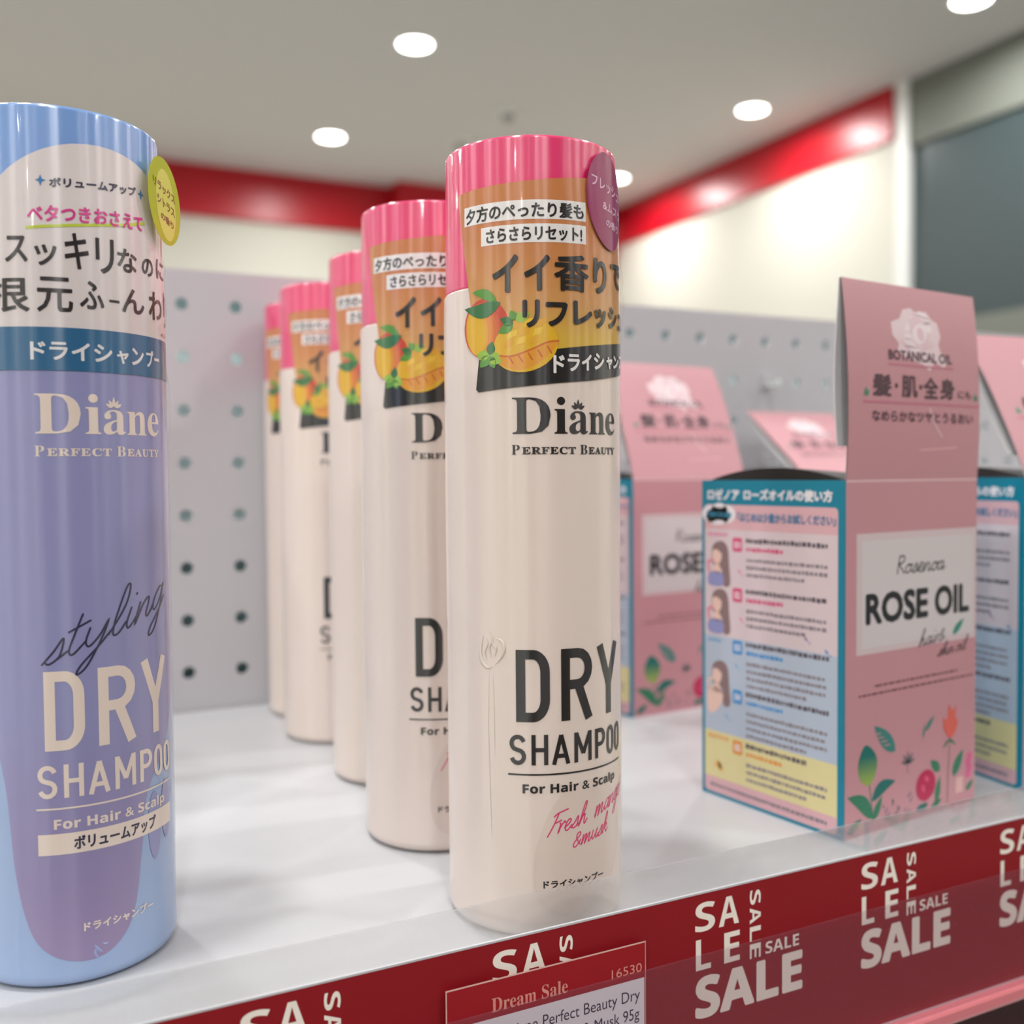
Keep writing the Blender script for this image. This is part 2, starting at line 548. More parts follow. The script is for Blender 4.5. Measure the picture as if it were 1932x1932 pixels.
# price rail: white carrier, clear cover, pink translucent bottom bead
box_obj('rail_back', m_shelf, SX0, SX1, -0.0272, -0.0266, -0.0485, 0.0061, rail, 0.0001)
m_cov = clear('clear_cover', (0.96, 0.95, 0.96), (0.56, 0.30, 0.40), 0.10, 0.955)
box_obj('rail_cover', m_cov, SX0, SX1, -0.0302, -0.0296, -0.0440, -0.0085, rail, 0.0001)
bm = bmesh.new()
add_box(bm, SX0, SX1, -0.0306, -0.0268, -0.0490, -0.0440, 0.0012)
m_bead = plain('pink_clear_bead', (226, 132, 140), 0.15, 0.6, coat=0.5)
mesh_obj('rail_bead', bm, m_bead, rail)

# the red paper strip with its SALE printing (slides in and out of the rail: a thing of its own)
m_paper = printed('printed_paper', 0.45, spec=0.4)
RED = lin((146, 20, 30)); CREAM = lin((250, 242, 232))
def strip_map(u, v, h): return ((u * 0.001, -0.02722 - h, v * 0.001), (0, -1, 0))
art = Art()
art.rect(-330, -43.8, 330, 5.6, RED, 1)
PITCHMM = 56.45
for k in range(-5, 6):
    x = 31.1 + PITCHMM * k
    art.text(bold_sans('S'), x, -4.1, x + 6.2, 3.4, CREAM, 2)
    art.text(bold_sans('A'), x + 7.4, -4.1, x + 13.9, 3.4, CREAM, 2)
    art.text(bold_sans('L'), x + 0.2, -13.9, x + 4.9, -6.0, CREAM, 2)
    art.text(bold_sans('E'), x + 9.1, -13.9, x + 14.1, -6.0, CREAM, 2)
    # vertical small SALE, letters turned a quarter
    for ch, (zb_, zt_) in zip('SALE', ((-0.4, 3.4), (-5.4, -1.2), (-10.0, -6.2), (-14.6, -10.8))):
        vsx, fsx = text_geo(bold_sans(ch))
        art.add([(x + 17.4 + yy * 3.6, zt_ - xx * (zt_ - zb_)) for xx, yy in vsx], fsx, CREAM, 2)
    art.text(bold_sans('SALE'), x + 22.6, -14.4, x + 34.0, -11.2, CREAM, 2)
    art.text(bold_sans('SALE'), x, -26.6, x + 35.2, -15.6, CREAM, 2, bold=0.35)
strip = build_art('sale_strip', art, strip_map, m_paper, None, cyl=False)
tag(strip, 'long red paper strip printed SALE in cream, along the front of the shelf', 'sign')

# price tag card tucked behind the rail cover
TAGRED = lin((158, 22, 32)); PINKINK = lin((222, 150, 142)); INK = lin((52, 52, 72)); WHITE = lin((240, 238, 244))
tg = Art()
tg.rect(-37.4, -40.0, 15.4, -2.0, lin((232, 190, 180)), 1)
tg.rect(-37.1, -39.8, 15.2, -2.35, TAGRED, 2)
tg.rect(-35.6, -37.0, 14.9, -10.9, WHITE, 3)
tg.text(bold_serif('Dream Sale'), -26.2, -9.6, -6.5, -6.3, PINKINK, 3)
tg.text('16530', 5.6, -9.3, 14.2, -7.1, PINKINK, 3)
tg.text('Diane Perfect Beauty Dry', -22.4, -17.0, 13.6, -13.3, INK, 4)
tg.text('Shampoo Fresh Mango & Musk 95g', -34.4, -21.7, 13.4, -18.0, INK, 4)
ptag = build_art('price_tag', tg, lambda u, v, h: ((u * 0.001, -0.02845 - h, v * 0.001), (0, -1, 0)), m_paper, None, cyl=False,
                 base=None)
tag(ptag, 'red and white price tag card in the shelf rail, headed Dream Sale', 'price tag')

# hooks in the pegboard
m_hook = plain('clear_hook', (226, 238, 238), 0.15, 0.7)
for n, (i, j, lab) in enumerate(((14, 6, 'pale peg hook in the pegboard, the highest one, left of the tall pink flap'),
                                 (14, 4, 'pale peg hook low in the pegboard, just above the open box'),
                                 (21, 4, 'pale peg hook in the pegboard, right of the tall pink flap'))):
    t = empty('peg_hook', (PX + i * PS, PEG_Y, PZ + j * PS)); tag(t, lab, 'hook', 'peg hooks in the pegboard')
    t.scale = (0.6, 0.6, 0.6)
    bm = bmesh.new()
    add_box(bm, -0.004, 0.004, -0.004, -0.0004, -0.008, 0.007, 0.0008)
    mesh_obj('back_plate', bm, m_peg, t)
    bm = bmesh.new()
    add_box(bm, -0.0016, 0.0016, -0.020, -0.0035, -0.0055, -0.0025, 0.0006)
    add_box(bm, -0.0016, 0.0016, -0.0225, -0.0195, -0.0055, 0.0015, 0.0006)
    mesh_obj('prong', bm, m_hook, t)

# cartons added on the lower shelf, shade under the rail put into their dark colours
for x0, x1, rgb, lab in ((0.02, 0.29, (58, 14, 24), 'maroon carton on the lower shelf, coloured dark for the shadow'),
                         (0.30, 0.52, (70, 58, 18), 'olive carton on the lower shelf, coloured dark for the shadow, right of the maroon one')):
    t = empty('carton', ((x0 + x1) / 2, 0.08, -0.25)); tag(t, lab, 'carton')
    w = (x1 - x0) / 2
    box_obj('carton_body', plain('shaded_card', rgb, 0.5), -w, w, -0.075, 0.12, 0.0, 0.175, t, 0.001)
    box_obj('lid', plain('shaded_card_lid', tuple(int(v * 0.8) for v in rgb), 0.5), -w, w, -0.0755, 0.1205, 0.176, 0.18, t, 0.0008)

# ------------------------------------------------------------------ dry shampoo bottles
R = 22.5
H = 191.8
m_film = printed('glossy_film_print', 0.30, aniso=1.0, coat=0.5, coat_rough=0.04, ripple=0.3, ior=1.75)
m_cap = printed('glossy_cap', 0.30, aniso=1.0, coat=0.6, coat_rough=0.04, ripple=0.3, ior=2.1)
m_oval = printed('oval_sticker_print', 0.25, coat=0.6, coat_rough=0.05)
m_wrap = clear('clear_wrap', (1, 1, 1), (0.9, 0.88, 0.84), 0.06, 0.93)

def Rz(z):
    if z < 150: return R
    return R - 0.5 * (z - 150) / 42.0
def wrap(u, z, h):
    th = u / R
    r = Rz(z) * 0.001 + 0.00005 + h
    return ((r * sin(th), -r * cos(th), z * 0.001), (sin(th), -cos(th), 0.0))

def lathe(profile, col, seg=96):
    """profile (r, z, nr, nz) in mm -> verts, faces, colours, normals"""
    V, F, Cc, Nn = [], [], [], []
    for r, z, nr, nz in profile:
        for i in range(seg):
            a = 2 * pi * i / seg
            V.append((r * 0.001 * cos(a), r * 0.001 * sin(a), z * 0.001))
            Nn.append((nr * cos(a), nr * sin(a), nz))
            c = col(z) if callable(col) else col
            Cc.append((*c, 1.0))
    for k in range(len(profile) - 1):
        for i in range(seg):
            a, b2 = k * seg + i, k * seg + (i + 1) % seg
            F.append((a, b2, b2 + seg, a + seg))
    for ring, z, n, rev in ((0, profile[0][1], -1, True), (len(profile) - 1, profile[-1][1], 1, False)):
        c0 = len(V)
        V.append((0, 0, z * 0.001)); Nn.append((0, 0, n)); Cc.append(Cc[ring * seg])
        for i in range(seg):
            a, b2 = ring * seg + i, ring * seg + (i + 1) % seg
            F.append((b2, a, c0) if rev else (a, b2, c0))
    return V, F, Cc, Nn

def body_profile():
    P = [(18.8, 0.0, 0.1, -1)]
    for i in range(7):
        t = i / 6 * pi / 2
        P.append((R - 3.2 + 3.2 * sin(t), 0.15 + 3.2 - 3.2 * cos(t), sin(t), -cos(t)))
    for z in range(8, 150, 6): P.append((R, z, 1, 0))
    P += [(Rz(157.0) - 0.05, 156.6, 1, 0), (Rz(157) - 0.4, 157.1, 0.7, 0.7), (21.0, 157.2, 0, 1)]
    return P
def cap_profile():
    P = [(21.2, 157.25, 0, -1), (21.75, 157.35, 0.7, -0.7), (21.95, 157.7, 1, 0)]
    for k in range(1, 6): P.append((21.95 - 0.06 * k, 157.7 + 33.2 * k / 5, 1, 0))
    for i in range(1, 5):
        t = i / 4 * pi / 2
        P.append((20.75 + 0.9 * cos(t), 190.9 + 0.9 * sin(t), cos(t), sin(t)))
    P.append((19.6, 191.8, 0, 1)); P.append((19.0, 191.2, 0, 1))
    return P

# --- stroke alphabet for the condensed lettering (unit box 0..1 x 0..1)
def arc(cx, cy, rx, ry, a0, a1, n=8):
    return [(cx + rx * cos(radians(a0 + (a1 - a0) * i / n)), cy + ry * sin(radians(a0 + (a1 - a0) * i / n))) for i in range(n + 1)]
COND = {
    'D': [[(0, 0), (0, 1)], [(0, 1), (0.45, 1)] + arc(0.5, 0.72, 0.5, 0.28, 90, 0) + [(1, 0.28)] + arc(0.5, 0.28, 0.5, 0.28, 0, -90) + [(0, 0)]],
    'R': [[(0, 0), (0, 1)], [(0, 1), (0.5, 1)] + arc(0.5, 0.75, 0.5, 0.25, 90, -90) + [(0, 0.5)], [(0.52, 0.5), (1.02, 0)]],
    'Y': [[(0, 1), (0.5, 0.42), (0.5, 0)], [(1, 1), (0.5, 0.42)]],
    'S': [arc(0.5, 0.75, 0.5, 0.25, 15, 180) + arc(0.5, 0.75, 0.5, 0.25, 180, 235, 3) + [(0.75, 0.46)] + arc(0.5, 0.25, 0.5, 0.25, 35, -165)],
    'H': [[(0, 0), (0, 1)], [(1, 0), (1, 1)], [(0, 0.5), (1, 0.5)]],
    'A': [[(0, 0), (0.5, 0.97)], [(0.5, 0.97), (1, 0)], [(0.18, 0.28), (0.82, 0.28)]],
    'M': [[(0, 0), (0, 1)], [(0.02, 0.97), (0.5, 0.28)], [(0.5, 0.28), (0.98, 0.97)], [(1, 1), (1, 0)]],
    'P': [[(0, 0), (0, 1)], [(0, 1), (0.5, 1)] + arc(0.5, 0.73, 0.5, 0.27, 90, -90) + [(0, 0.46)]],
    'O': [arc(0.5, 0.7, 0.5, 0.3, 0, 180) + arc(0.5, 0.3, 0.5, 0.3, 180, 360) + [(1, 0.7)]],
}
def cond(art, ch, l, b, r, t, w, col, layer):
    l += w / 2; r -= w / 2
    yb, yt = b + (w / 2 if ch in 'DSOPR' else 0), t - (w / 2 if ch in 'DSOPR' else 0)
    for q, st in enumerate(COND[ch]):
        pts = []
        for x, y in st:
            Y = yb + y * (yt - yb)
            if ch in 'DPR' and abs(x) < 1e-9 and y in (0, 1) and st is COND[ch][0]:
                Y = b if y == 0 else t
            if ch == 'R' and st is COND['R'][2] and y == 0: Y = b
            if ch == 'D' and st is not COND['D'][0] and abs(x) < 1e-9: pass
            pts.append((l + x * (r - l), Y))
        # mitred by small joints: round joints inside, square ends
        art.stroke(pts, w, col, layer + 0.1 * q, caps=False)

# --- script letters, x-height 1, baseline 0; (strokes, advance)
SCRIPT = {
    's': ([[(0, 0.1), (0.35, 0.55), (0.62, 1.05), (0.68, 0.6), (0.62, 0.15), (0.3, -0.02), (0.12, 0.12)], [(0.62, 0.1), (0.95, 0.3)]], 0.85),
    't': ([[(0.35, 1.9), (0.2, 0.9), (0.15, 0.25), (0.35, 0.0), (0.75, 0.4)], [(-0.05, 1.25), (0.75, 1.4)]], 0.72),
    'y': ([[(0.1, 1.0), (0.05, 0.4), (0.25, 0.05), (0.6, 0.4), (0.85, 1.0), (0.7, 0.1), (0.35, -0.95), (0.0, -1.15), (0.1, -0.75), (0.7, -0.1), (1.05, 0.35)]], 1.0),
    'l': ([[(0, 0.2), (0.55, 1.3), (0.62, 2.2), (0.42, 2.25), (0.2, 1.0), (0.2, 0.15), (0.45, 0.0), (0.75, 0.4)]], 0.7),
    'i': ([[(0.2, 1.0), (0.1, 0.35), (0.25, 0.0), (0.65, 0.45)], [(0.36, 1.55), (0.38, 1.6)]], 0.55),
    'n': ([[(0.12, 1.0), (0.02, 0.0), (0.3, 0.75), (0.6, 1.0), (0.68, 0.75), (0.6, 0.2), (0.75, 0.0), (1.05, 0.4)]], 0.98),
    'g': ([[(0.75, 0.9), (0.45, 1.02), (0.1, 0.6), (0.12, 0.1), (0.4, 0.1), (0.72, 0.6), (0.82, 1.0), (0.7, 0.0), (0.4, -1.0), (0.05, -1.15), (0.12, -0.7), (0.75, -0.05), (1.0, 0.3)]], 0.95),
    'F': ([[(0.55, 2.0), (0.3, 1.0), (-0.15, -0.15)], [(0.1, 1.75), (0.5, 2.0), (1.5, 2.15)], [(0.3, 1.05), (1.0, 1.2)]], 0.9),
    'r': ([[(0.0, 0.95), (0.1, 0.8), (0.02, 0.0), (0.2, 0.6), (0.5, 1.0), (0.62, 0.85)]], 0.62),
    'e': ([[(0.0, 0.35), (0.45, 0.6), (0.6, 0.95), (0.35, 1.05), (0.1, 0.6), (0.15, 0.1), (0.45, 0.0), (0.8, 0.4)]], 0.78),
    'h': ([[(0.0, 0.2), (0.5, 1.3), (0.62, 2.1), (0.42, 2.1), (0.2, 0.9), (0.05, 0.0), (0.35, 0.75), (0.62, 0.95), (0.62, 0.3), (0.75, 0.0), (1.0, 0.4)]], 1.05),
    'm': ([[(0.1, 1.0), (0.02, 0.0), (0.28, 0.75), (0.5, 1.0), (0.52, 0.7), (0.46, 0.0), (0.75, 0.75), (0.98, 1.0), (1.02, 0.7), (0.95, 0.15), (1.1, 0.0), (1.4, 0.4)]], 1.4),
    'a': ([[(0.7, 0.85), (0.45, 1.02), (0.1, 0.6), (0.12, 0.08), (0.4, 0.1), (0.72, 0.6), (0.8, 1.0), (0.7, 0.3), (0.78, 0.0), (1.05, 0.4)]], 0.98),
    'o': ([[(0.5, 1.0), (0.15, 0.7), (0.12, 0.15), (0.4, 0.0), (0.72, 0.35), (0.7, 0.85), (0.5, 1.0), (0.65, 0.85), (1.0, 0.95)]], 0.88),
    'u': ([[(0.12, 1.0), (0.05, 0.35), (0.25, 0.02), (0.6, 0.5), (0.75, 1.0), (0.65, 0.3), (0.8, 0.0), (1.05, 0.4)]], 0.98),
    'k': ([[(0.0, 0.2), (0.5, 1.3), (0.6, 2.1), (0.4, 2.1), (0.2, 1.0), (0.05, 0.0)], [(0.1, 0.45), (0.5, 0.9), (0.68, 0.85), (0.55, 0.6), (0.2, 0.5), (0.5, 0.3), (0.65, 0.0), (0.95, 0.3)]], 0.9),
    '&': ([[(0.95, 0.1), (0.35, 0.9), (0.35, 1.4), (0.65, 1.5), (0.72, 1.15), (0.15, 0.55), (0.1, 0.1), (0.45, 0.0), (0.95, 0.6)]], 1.15),
    'R': ([[(0.1, 0.0), (0.2, 2.0)], [(0.2, 1.95), (0.75, 2.0), (0.85, 1.5), (0.5, 1.15), (0.22, 1.1), (1.0, 0.0)]], 1.05),
    ' ': ([], 0.45),
}
def script(art, s, x, y, xh, k, w, col, layer, slant=0.25, stretch=1.0):
    """handwritten line starting at (x, y), x-height xh mm, rising with slope k"""
    cx = 0.0
    for ch in s:
        sts, adv = SCRIPT[ch]
        for st in sts:
            pts = [((cx + px + slant * py) * xh * stretch, py * xh) for px, py in st]
            pts = [(x + a, y + b + k * a) for a, b in pts]
            art.stroke(pts, w, col, layer, curve=True)
        cx += adv

def brand_print(a, ink, lyr):
    a.text(bold_serif('Di'), -15.5, 121.6, -2.2, 130.3, ink, lyr)
    a.text(bold_serif('a'), -1.7, 121.5, 3.5, 127.0, ink, lyr)
    a.text(bold_serif('n'), 3.9, 121.6, 9.5, 126.9, ink, lyr)
    a.text(bold_serif('e'), 9.9, 121.5, 14.5, 126.9, ink, lyr)
    for ang in (-62, -32, 0, 32, 62):           # the little five-leaf crown over the a
        L = 2.5 if ang == 0 else 2.1
        sx, sy = 0.7 + 0.45 * sin(radians(ang)), 127.35 + 0.25 * cos(radians(ang))
        a.leaf(sx, sy, 0.7 + L * sin(radians(ang)), 127.35 + L * cos(radians(ang)), 0.7, ink, lyr)
    a.text(bold_serif('P'), -15.7, 116.75, -13.7, 119.0, ink, lyr)
    a.text(bold_serif('ERFECT'), -13.2, 116.75, 0.0, 118.5, ink, lyr, bold=0.05, space=1.1)
    a.text(bold_serif('B'), 1.2, 116.75, 3.3, 119.0, ink, lyr)
    a.text(bold_serif('EAUTY'), 3.7, 116.75, 14.3, 118.5, ink, lyr, bold=0.05, space=1.1)
    cond(a, 'D', -15.1, 53.0, -7.0, 70.3, 2.25, ink, lyr)
    cond(a, 'R', -4.2, 53.0, 4.4, 70.3, 2.25, ink, lyr)
    cond(a, 'Y', 6.0, 53.0, 15.4, 70.3, 2.2, ink, lyr)
    xs = [(-16.8, -12.8), (-11.5, -7.5), (-6.6, -2.0), (-0.9, 4.1), (5.3, 9.0), (9.7, 13.0), (13.6, 16.9)]
    for ch, (l, r) in zip('SHAMPOO', xs): cond(a, ch, l, 42.6, r, 49.9, 1.0, ink, lyr)
    a.rect(-17.2, 40.1, 16.8, 40.5, ink, lyr)
    a.text(bold_sans('For Hair & Scalp'), -13.7, 35.1, 13.4, 38.1, ink, lyr, bold=0.04)

# ---- pink bottle
INKB = lin((24, 21, 22)); BEIGE = lin((234, 218, 208)); BEIGE2 = lin((226, 208, 198)); HOTPINK = lin((236, 44, 112))
pink = empty('dry_shampoo_bottle')
a = Art()
a.poly(spline([(-9, 8), (2, 5.5), (12, 12), (16, 24), (12, 34), (2, 38), (-6, 33), (-11, 20)], 6, True), BEIGE2, 1)
brand_print(a, INKB, 2)
MAG = lin((222, 52, 112))
script(a, 'Fresh', -7.4, 25.6, 2.35, 0.20, 0.32, MAG, 2)
script(a, 'mango', 5.0, 28.3, 2.35, 0.24, 0.32, MAG, 2)
script(a, '&musk', -1.6, 22.0, 2.1, 0.17, 0.32, MAG, 2)
a.text('ドライシャンプー', -8.9, 12.6, 7.9, 14.6, INKB, 2, bold=0.08)
build_art('body', a, wrap, m_film, pink, step=1.5, base=lathe(body_profile(), BEIGE))
build_art('cap', Art(), wrap, m_cap, pink, base=lathe(cap_profile(), HOTPINK))
# printed front label of the film
ORA, ORB, YEL = lin((200, 124, 70)), lin((210, 152, 84)), lin((218, 176, 60))
def orange(u, v):
    if v > 168: return ORA
    if v > 152: return mix(ORB, ORA, (v - 152) / 16)
    return mix(YEL, ORB, max(0, min(1, (v - 144) / 8)))
a = Art()
edge = [(-31.2, 179.2), (-30.6, 179.75), (-21, 180.2), (-12, 180.7), (-4, 181.5), (3.3, 182.3), (18, 184.2), (33, 186), (33, 138.8), (18, 136.5),
        (4, 134.4), (-11, 132.9), (-24.2, 131.75), (-24.9, 132.4), (-24.0, 139.3), (-26.0, 150), (-28.3, 163)]
# cut the sheet in horizontal bands so its printed gradient is even
def band(lo, hi):
    pts = []
    n = len(edge)
    for i in range(n):
        p, q = edge[i], edge[(i + 1) % n]
        if lo <= p[1] <= hi: pts.append(p)
        for lv in sorted((lo, hi), key=lambda z: z if q[1] > p[1] else -z):
            if (p[1] - lv) * (q[1] - lv) < 0:
                t = (lv - p[1]) / (q[1] - p[1]); pts.append((p[0] + (q[0] - p[0]) * t, lv))
    return pts
for lo, hi in ((131, 144), (144, 148), (148, 152), (152, 158), (158, 163), (163, 168), (168, 190)):
    b_ = band(lo, hi)
    if len(b_) > 2: a.poly(b_, orange, 1)
BLK = lin((16, 16, 20)); WHT = lin((236, 232, 230)); INKL = lin((20, 16, 16))
a.poly([(-24.0, 139.4), (-3.5, 141.7), (18, 144.5), (33, 146.6), (33, 138.8), (18, 136.5), (4, 134.4), (-11, 132.9), (-24.2, 131.75), (-24.9, 132.4)], BLK, 2)
a.rect(-28.5, 171.6, 3.3, 176.1, WHT, 2, k=0.012)
a.rect(-23.2, 166.2, 3.3, 170.55, WHT, 2, k=0.015)
a.text('夕方のぺったり髪も', -27.9, 171.9, 2.7, 175.6, INKL, 3, bold=0.12, k=0.012)
a.text('さらさらリセット!', -21.8, 166.6, 2.2, 170.0, INKL, 3, bold=0.12, k=0.015)
for ch, l, b_, r, t in (('イ', -20.09, 154.86, -13.64, 163.73), ('イ', -12.42, 155.13, -6.26, 163.55), ('香', -5.35, 155.15, 3.91, 163.82), ('り', 5.38, 155.37, 10.45, 163.94),
                        ('で', 12.6, 157.6, 20.0, 164.0), ('リ', -12.85, 146.44, -8.74, 153.03), ('フ', -7.42, 146.74, -2.02, 152.49), ('レ', -0.63, 147.35, 4.91, 153.07),
                        ('ッ', 5.5, 147.11, 10.02, 151.82), ('シ', 11.07, 147.58, 16.0, 152.94), ('ュ', 17.0, 147.8, 22.0, 152.0)):
    a.text(ch, l, b_, r, t, INKL, 6, bold=0.3 if ch != '香' else 0.24, n=8)
for ch, l, b_, r, t in (('ド', -5.69, 135.8, -2.88, 140.1), ('ラ', -2.18, 136.34, 1.07, 140.44), ('イ', 1.59, 136.67, 4.58, 140.62), ('シ', 5.32, 137.1, 9.0, 141.1),
                        ('ャ', 9.92, 137.59, 12.9, 140.54), ('ン', 13.4, 137.93, 17.0, 141.11), ('プ', 17.6, 138.2, 21, 142), ('ー', 21.6, 139.8, 25, 140.6)):
    a.text(ch, l, b_, r, t, WHT, 6, bold=0.17)
# mangoes and mint
GR, GRD, GRL = lin((86, 150, 52)), lin((38, 112, 56)), lin((150, 190, 62))
a.leaf(-18.0, 152.6, -28.4, 151.9, 3.6, GRD, 5, bend=0.13)
a.leaf(-19.0, 152.8, -26.0, 155.6, 2.4, GR, 5, bend=-0.1)
MY, MO, MR = lin((228, 178, 30)), lin((226, 138, 40)), lin((206, 66, 46))
a.ell(-22.2, 146.7, 6.3, 7.1, MR, 3, rot=0.1)
for k in range(1, 9):
    t = k / 8
    a.ell(-22.2 - 2.6 * t, 146.7 - 0.6 * t, 6.3 - 3.5 * t, 7.05 - 1.5 * t, mix(MR, MO, max(0, t - 0.25) * 2.0) if t < 0.75 else mix(MO, MY, (t - 0.75) / 0.25), 3 + 0.12 * k, rot=0.1)
a.ell(-12.2, 142.4, 7.9, 6.2, MY, 4.2, rot=0.28)
a.poly(spline([(-19.8, 141.0), (-18.2, 138.0), (-13.5, 136.6), (-8.5, 138.6), (-4.3, 143.2), (-8.0, 142.6), (-13.0, 140.4), (-17.0, 139.9)], 5, True), lin((228, 154, 40)), 4.4)
a.stroke([(-18.9, 140.2), (-15.5, 139.9), (-11, 141.3), (-7.2, 143.0), (-4.4, 143.4)], 0.42, lin((206, 104, 36)), 4.6, curve=True)
for t in (0.12, 0.3, 0.48, 0.66, 0.84):
    x0, y0 = -17.5 + 12.5 * t, 140.0 + 3.0 * t * t + 0.4 * t
    a.stroke([(x0, y0 - 0.4), (x0 + 0.9, y0 - 1.9)], 0.36, lin((204, 100, 34)), 4.7)
for i in range(3):
    for j in range(3):
        cx, cy = -17.4 + 3.0 * i + 0.9 * j, 141.8 + 2.1 * j + 0.8 * i - 0.25 * i * i
        if cy < 148: a.poly([(cx, cy), (cx + 2.2, cy + 0.7), (cx + 2.5, cy + 2.2), (cx + 0.5, cy + 1.7)], lin((240, 196, 54)) if (i + j) % 2 else lin((230, 168, 34)), 4.8)
for x0, y0, x1, y1, w, c in ((-21, 140.3, -24.6, 140.6, 2.4, GRL), (-21, 140.2, -23.6, 137.6, 2.6, GR), (-21, 140.4, -18.0, 138.4, 3.0, GRL), (-20.9, 140.4, -20.2, 143.6, 2.3, GRD), (-21, 140.2, -19.6, 137.2, 2.2, GR),
                             (-15, 147.2, -18.7, 145.4, 2.3, GR), (-15, 147.4, -18.2, 148.8, 2.2, GRD), (-14.4, 148.2, -11.2, 149.8, 2.4, GRL), (-14.6, 148.4, -15.6, 150.6, 2.0, GR)):
    a.leaf(x0, y0, x1, y1, w, c, 5.2)
build_art('front_label', a, lambda u, v, h: wrap(u, v, h + 0.00008), m_film, pink, step=1.5)
# purple oval sticker
PUR = lin((150, 18, 92)); PUR2 = lin((176, 40, 112))
a = Art()
a.ell(11.4, 178.1, 7.9, 11.7, PUR, 1, rot=0.14, n=48)
LILAC = lin((232, 186, 214))
a.text('フレッシュ', 4.9, 181.0, 18.0, 183.8, LILAC, 2, bold=0.05, k=-0.16)
a.text('&ムスク', 8.9, 175.9, 19.0, 178.2, LILAC, 2, bold=0.05, k=-0.12)
a.text('の香り', 10.2, 172.0, 17.0, 174.0, LILAC, 2, bold=0.05, k=-0.12)
build_art('oval_sticker', a, lambda u, v, h: wrap(u, v, h + 0.0005), m_oval, pink, step=1.5)
# puckered ridges of the shrink wrap: knot on the left side
def ridge_obj(name, curves, mat, parent, rr):
    bm = bmesh.new()
    for pts, r0 in curves:
        P = spline(pts, 5)
        prev = None
        for i, (u, z) in enumerate(P):
            t = i / (len(P) - 1)
            r = r0 * max(0.08, sin(pi * t))
            c, n = wrap(u, z, 0.0)
            c = Vector(c); n = Vector(n)
            d = Vector(wrap(*P[min(i + 1, len(P) - 1)], 0)[0]) - Vector(wrap(*P[max(i - 1, 0)], 0)[0])
            s = d.cross(n).normalized()
            ring = [bm.verts.new(c + (s * cos(q * pi / 4) * 1.6 + n * sin(q * pi / 4)) * r * 0.001) for q in range(5)]
            if prev:
                for q in range(4): bm.faces.new((prev[q], prev[q + 1], ring[q + 1], ring[q]))
            prev = ring
    return mesh_obj(name, bm, mat, parent, True)
m_wrapb = plain('wrap_over_beige', (230, 217, 205), 0.22, 0.6, coat=0.8)
ridge_obj('wrap_pucker', [([(-23.4, 73.6), (-24.3, 70.5), (-24.2, 67.5), (-22.6, 65.6), (-20.9, 66.0)], 0.3), ([(-22.8, 73), (-22.4, 71.4), (-23.2, 69.4), (-22.5, 67.2)], 0.22),
                          ([(-21.9, 74.6), (-21.2, 72.6), (-21.9, 70.4), (-21.2, 68.0)], 0.24), ([(-20.6, 73.4), (-20.9, 71.6), (-20.0, 70.2), (-20.6, 68.2)], 0.2),
                          ([(-20.0, 72.8), (-18.6, 72.2), (-18.0, 70.2), (-19.0, 68.0), (-20.4, 66.4)], 0.3), ([(-22.0, 64.5), (-22.3, 50), (-22.0, 36), (-21.6, 24)], 0.09), ([(-20.9, 64.5), (-20.7, 54), (-20.6, 44)], 0.08)],
          m_wrapb, pink, 0.0)
# crinkled seam of the wrap standing off on the right
def seam_obj(name, mat, parent, th_u, prof):
    bm = bmesh.new()
    th = th_u / R
    ro, tn = Vector((sin(th), -cos(th), 0)), Vector((cos(th), sin(th), 0))
    prev = None
    for i, (z, out) in enumerate(prof):
        r = Rz(z) * 0.001
        w = 0.00035 * sin(i * 2.1)
        pts = [ro * (r - 0.0003) + Vector((0, 0, z * 0.001)), ro * (r + out * 0.0005) + tn * (w + 0.0002) + Vector((0, 0, z * 0.001)), ro * (r + out * 0.001) + tn * w * 1.5 + Vector((0, 0, z * 0.001))]
        ring = [bm.verts.new(p) for p in pts] + [bm.verts.new(p + tn * 0.00012) for p in pts[::-1]]
        if prev:
            for q in range(6): bm.faces.new((prev[q], prev[(q + 1) % 6], ring[(q + 1) % 6], ring[q]))
        else: bm.faces.new(ring)
        prev = ring
    bm.faces.new(prev[::-1])
    return mesh_obj(name, bm, mat, parent, True)
seam_obj('wrap_seam', m_wrap, pink, 21.5, [(172, 0.1), (168, 0.5), (164, 0.9), (161, 1.2), (158, 1.0), (154, 1.5), (151, 1.1), (146, 0.6), (142, 0.3), (138, 0.5), (134, 0.2),
                                            (130, 0.9), (126, 1.1), (122, 0.6), (116, 0.3), (108, 0.5), (100, 0.3), (90, 0.4), (76, 0.2), (60, 0.3), (45, 0.2), (30, 0.3), (14, 0.1)])

PB = [((0.0, 0.0), 0.0, 'pink-capped cream bottle with orange fruit label, frontmost in its row behind the price tag'),
      ((-0.00225, 0.06232), 0.3, 'pink-capped cream bottle with orange label, second in the row, half hidden behind the front one'),
      ((0.00652, 0.12900), -0.3, 'pink-capped cream bottle with orange label, third in the row, only a slim strip showing'),
      ((0.00397, 0.19507), 3.9, 'pink-capped cream bottle with orange label, fourth in the row, blurred'),
      ((0.00780, 0.24250), -3.0, 'pink-capped cream bottle with orange label, last in the row against the pegboard')]
for k, ((x, y), rot, lab) in enumerate(PB):
    o = pink if k == 0 else copy_tree(pink, None, ('wrap_pucker',))
    o.location = (x, y, 0)
    o.rotation_euler = (0, 0, rot / R)
    tag(o, lab, 'bottle', 'pink-capped bottles in a row')

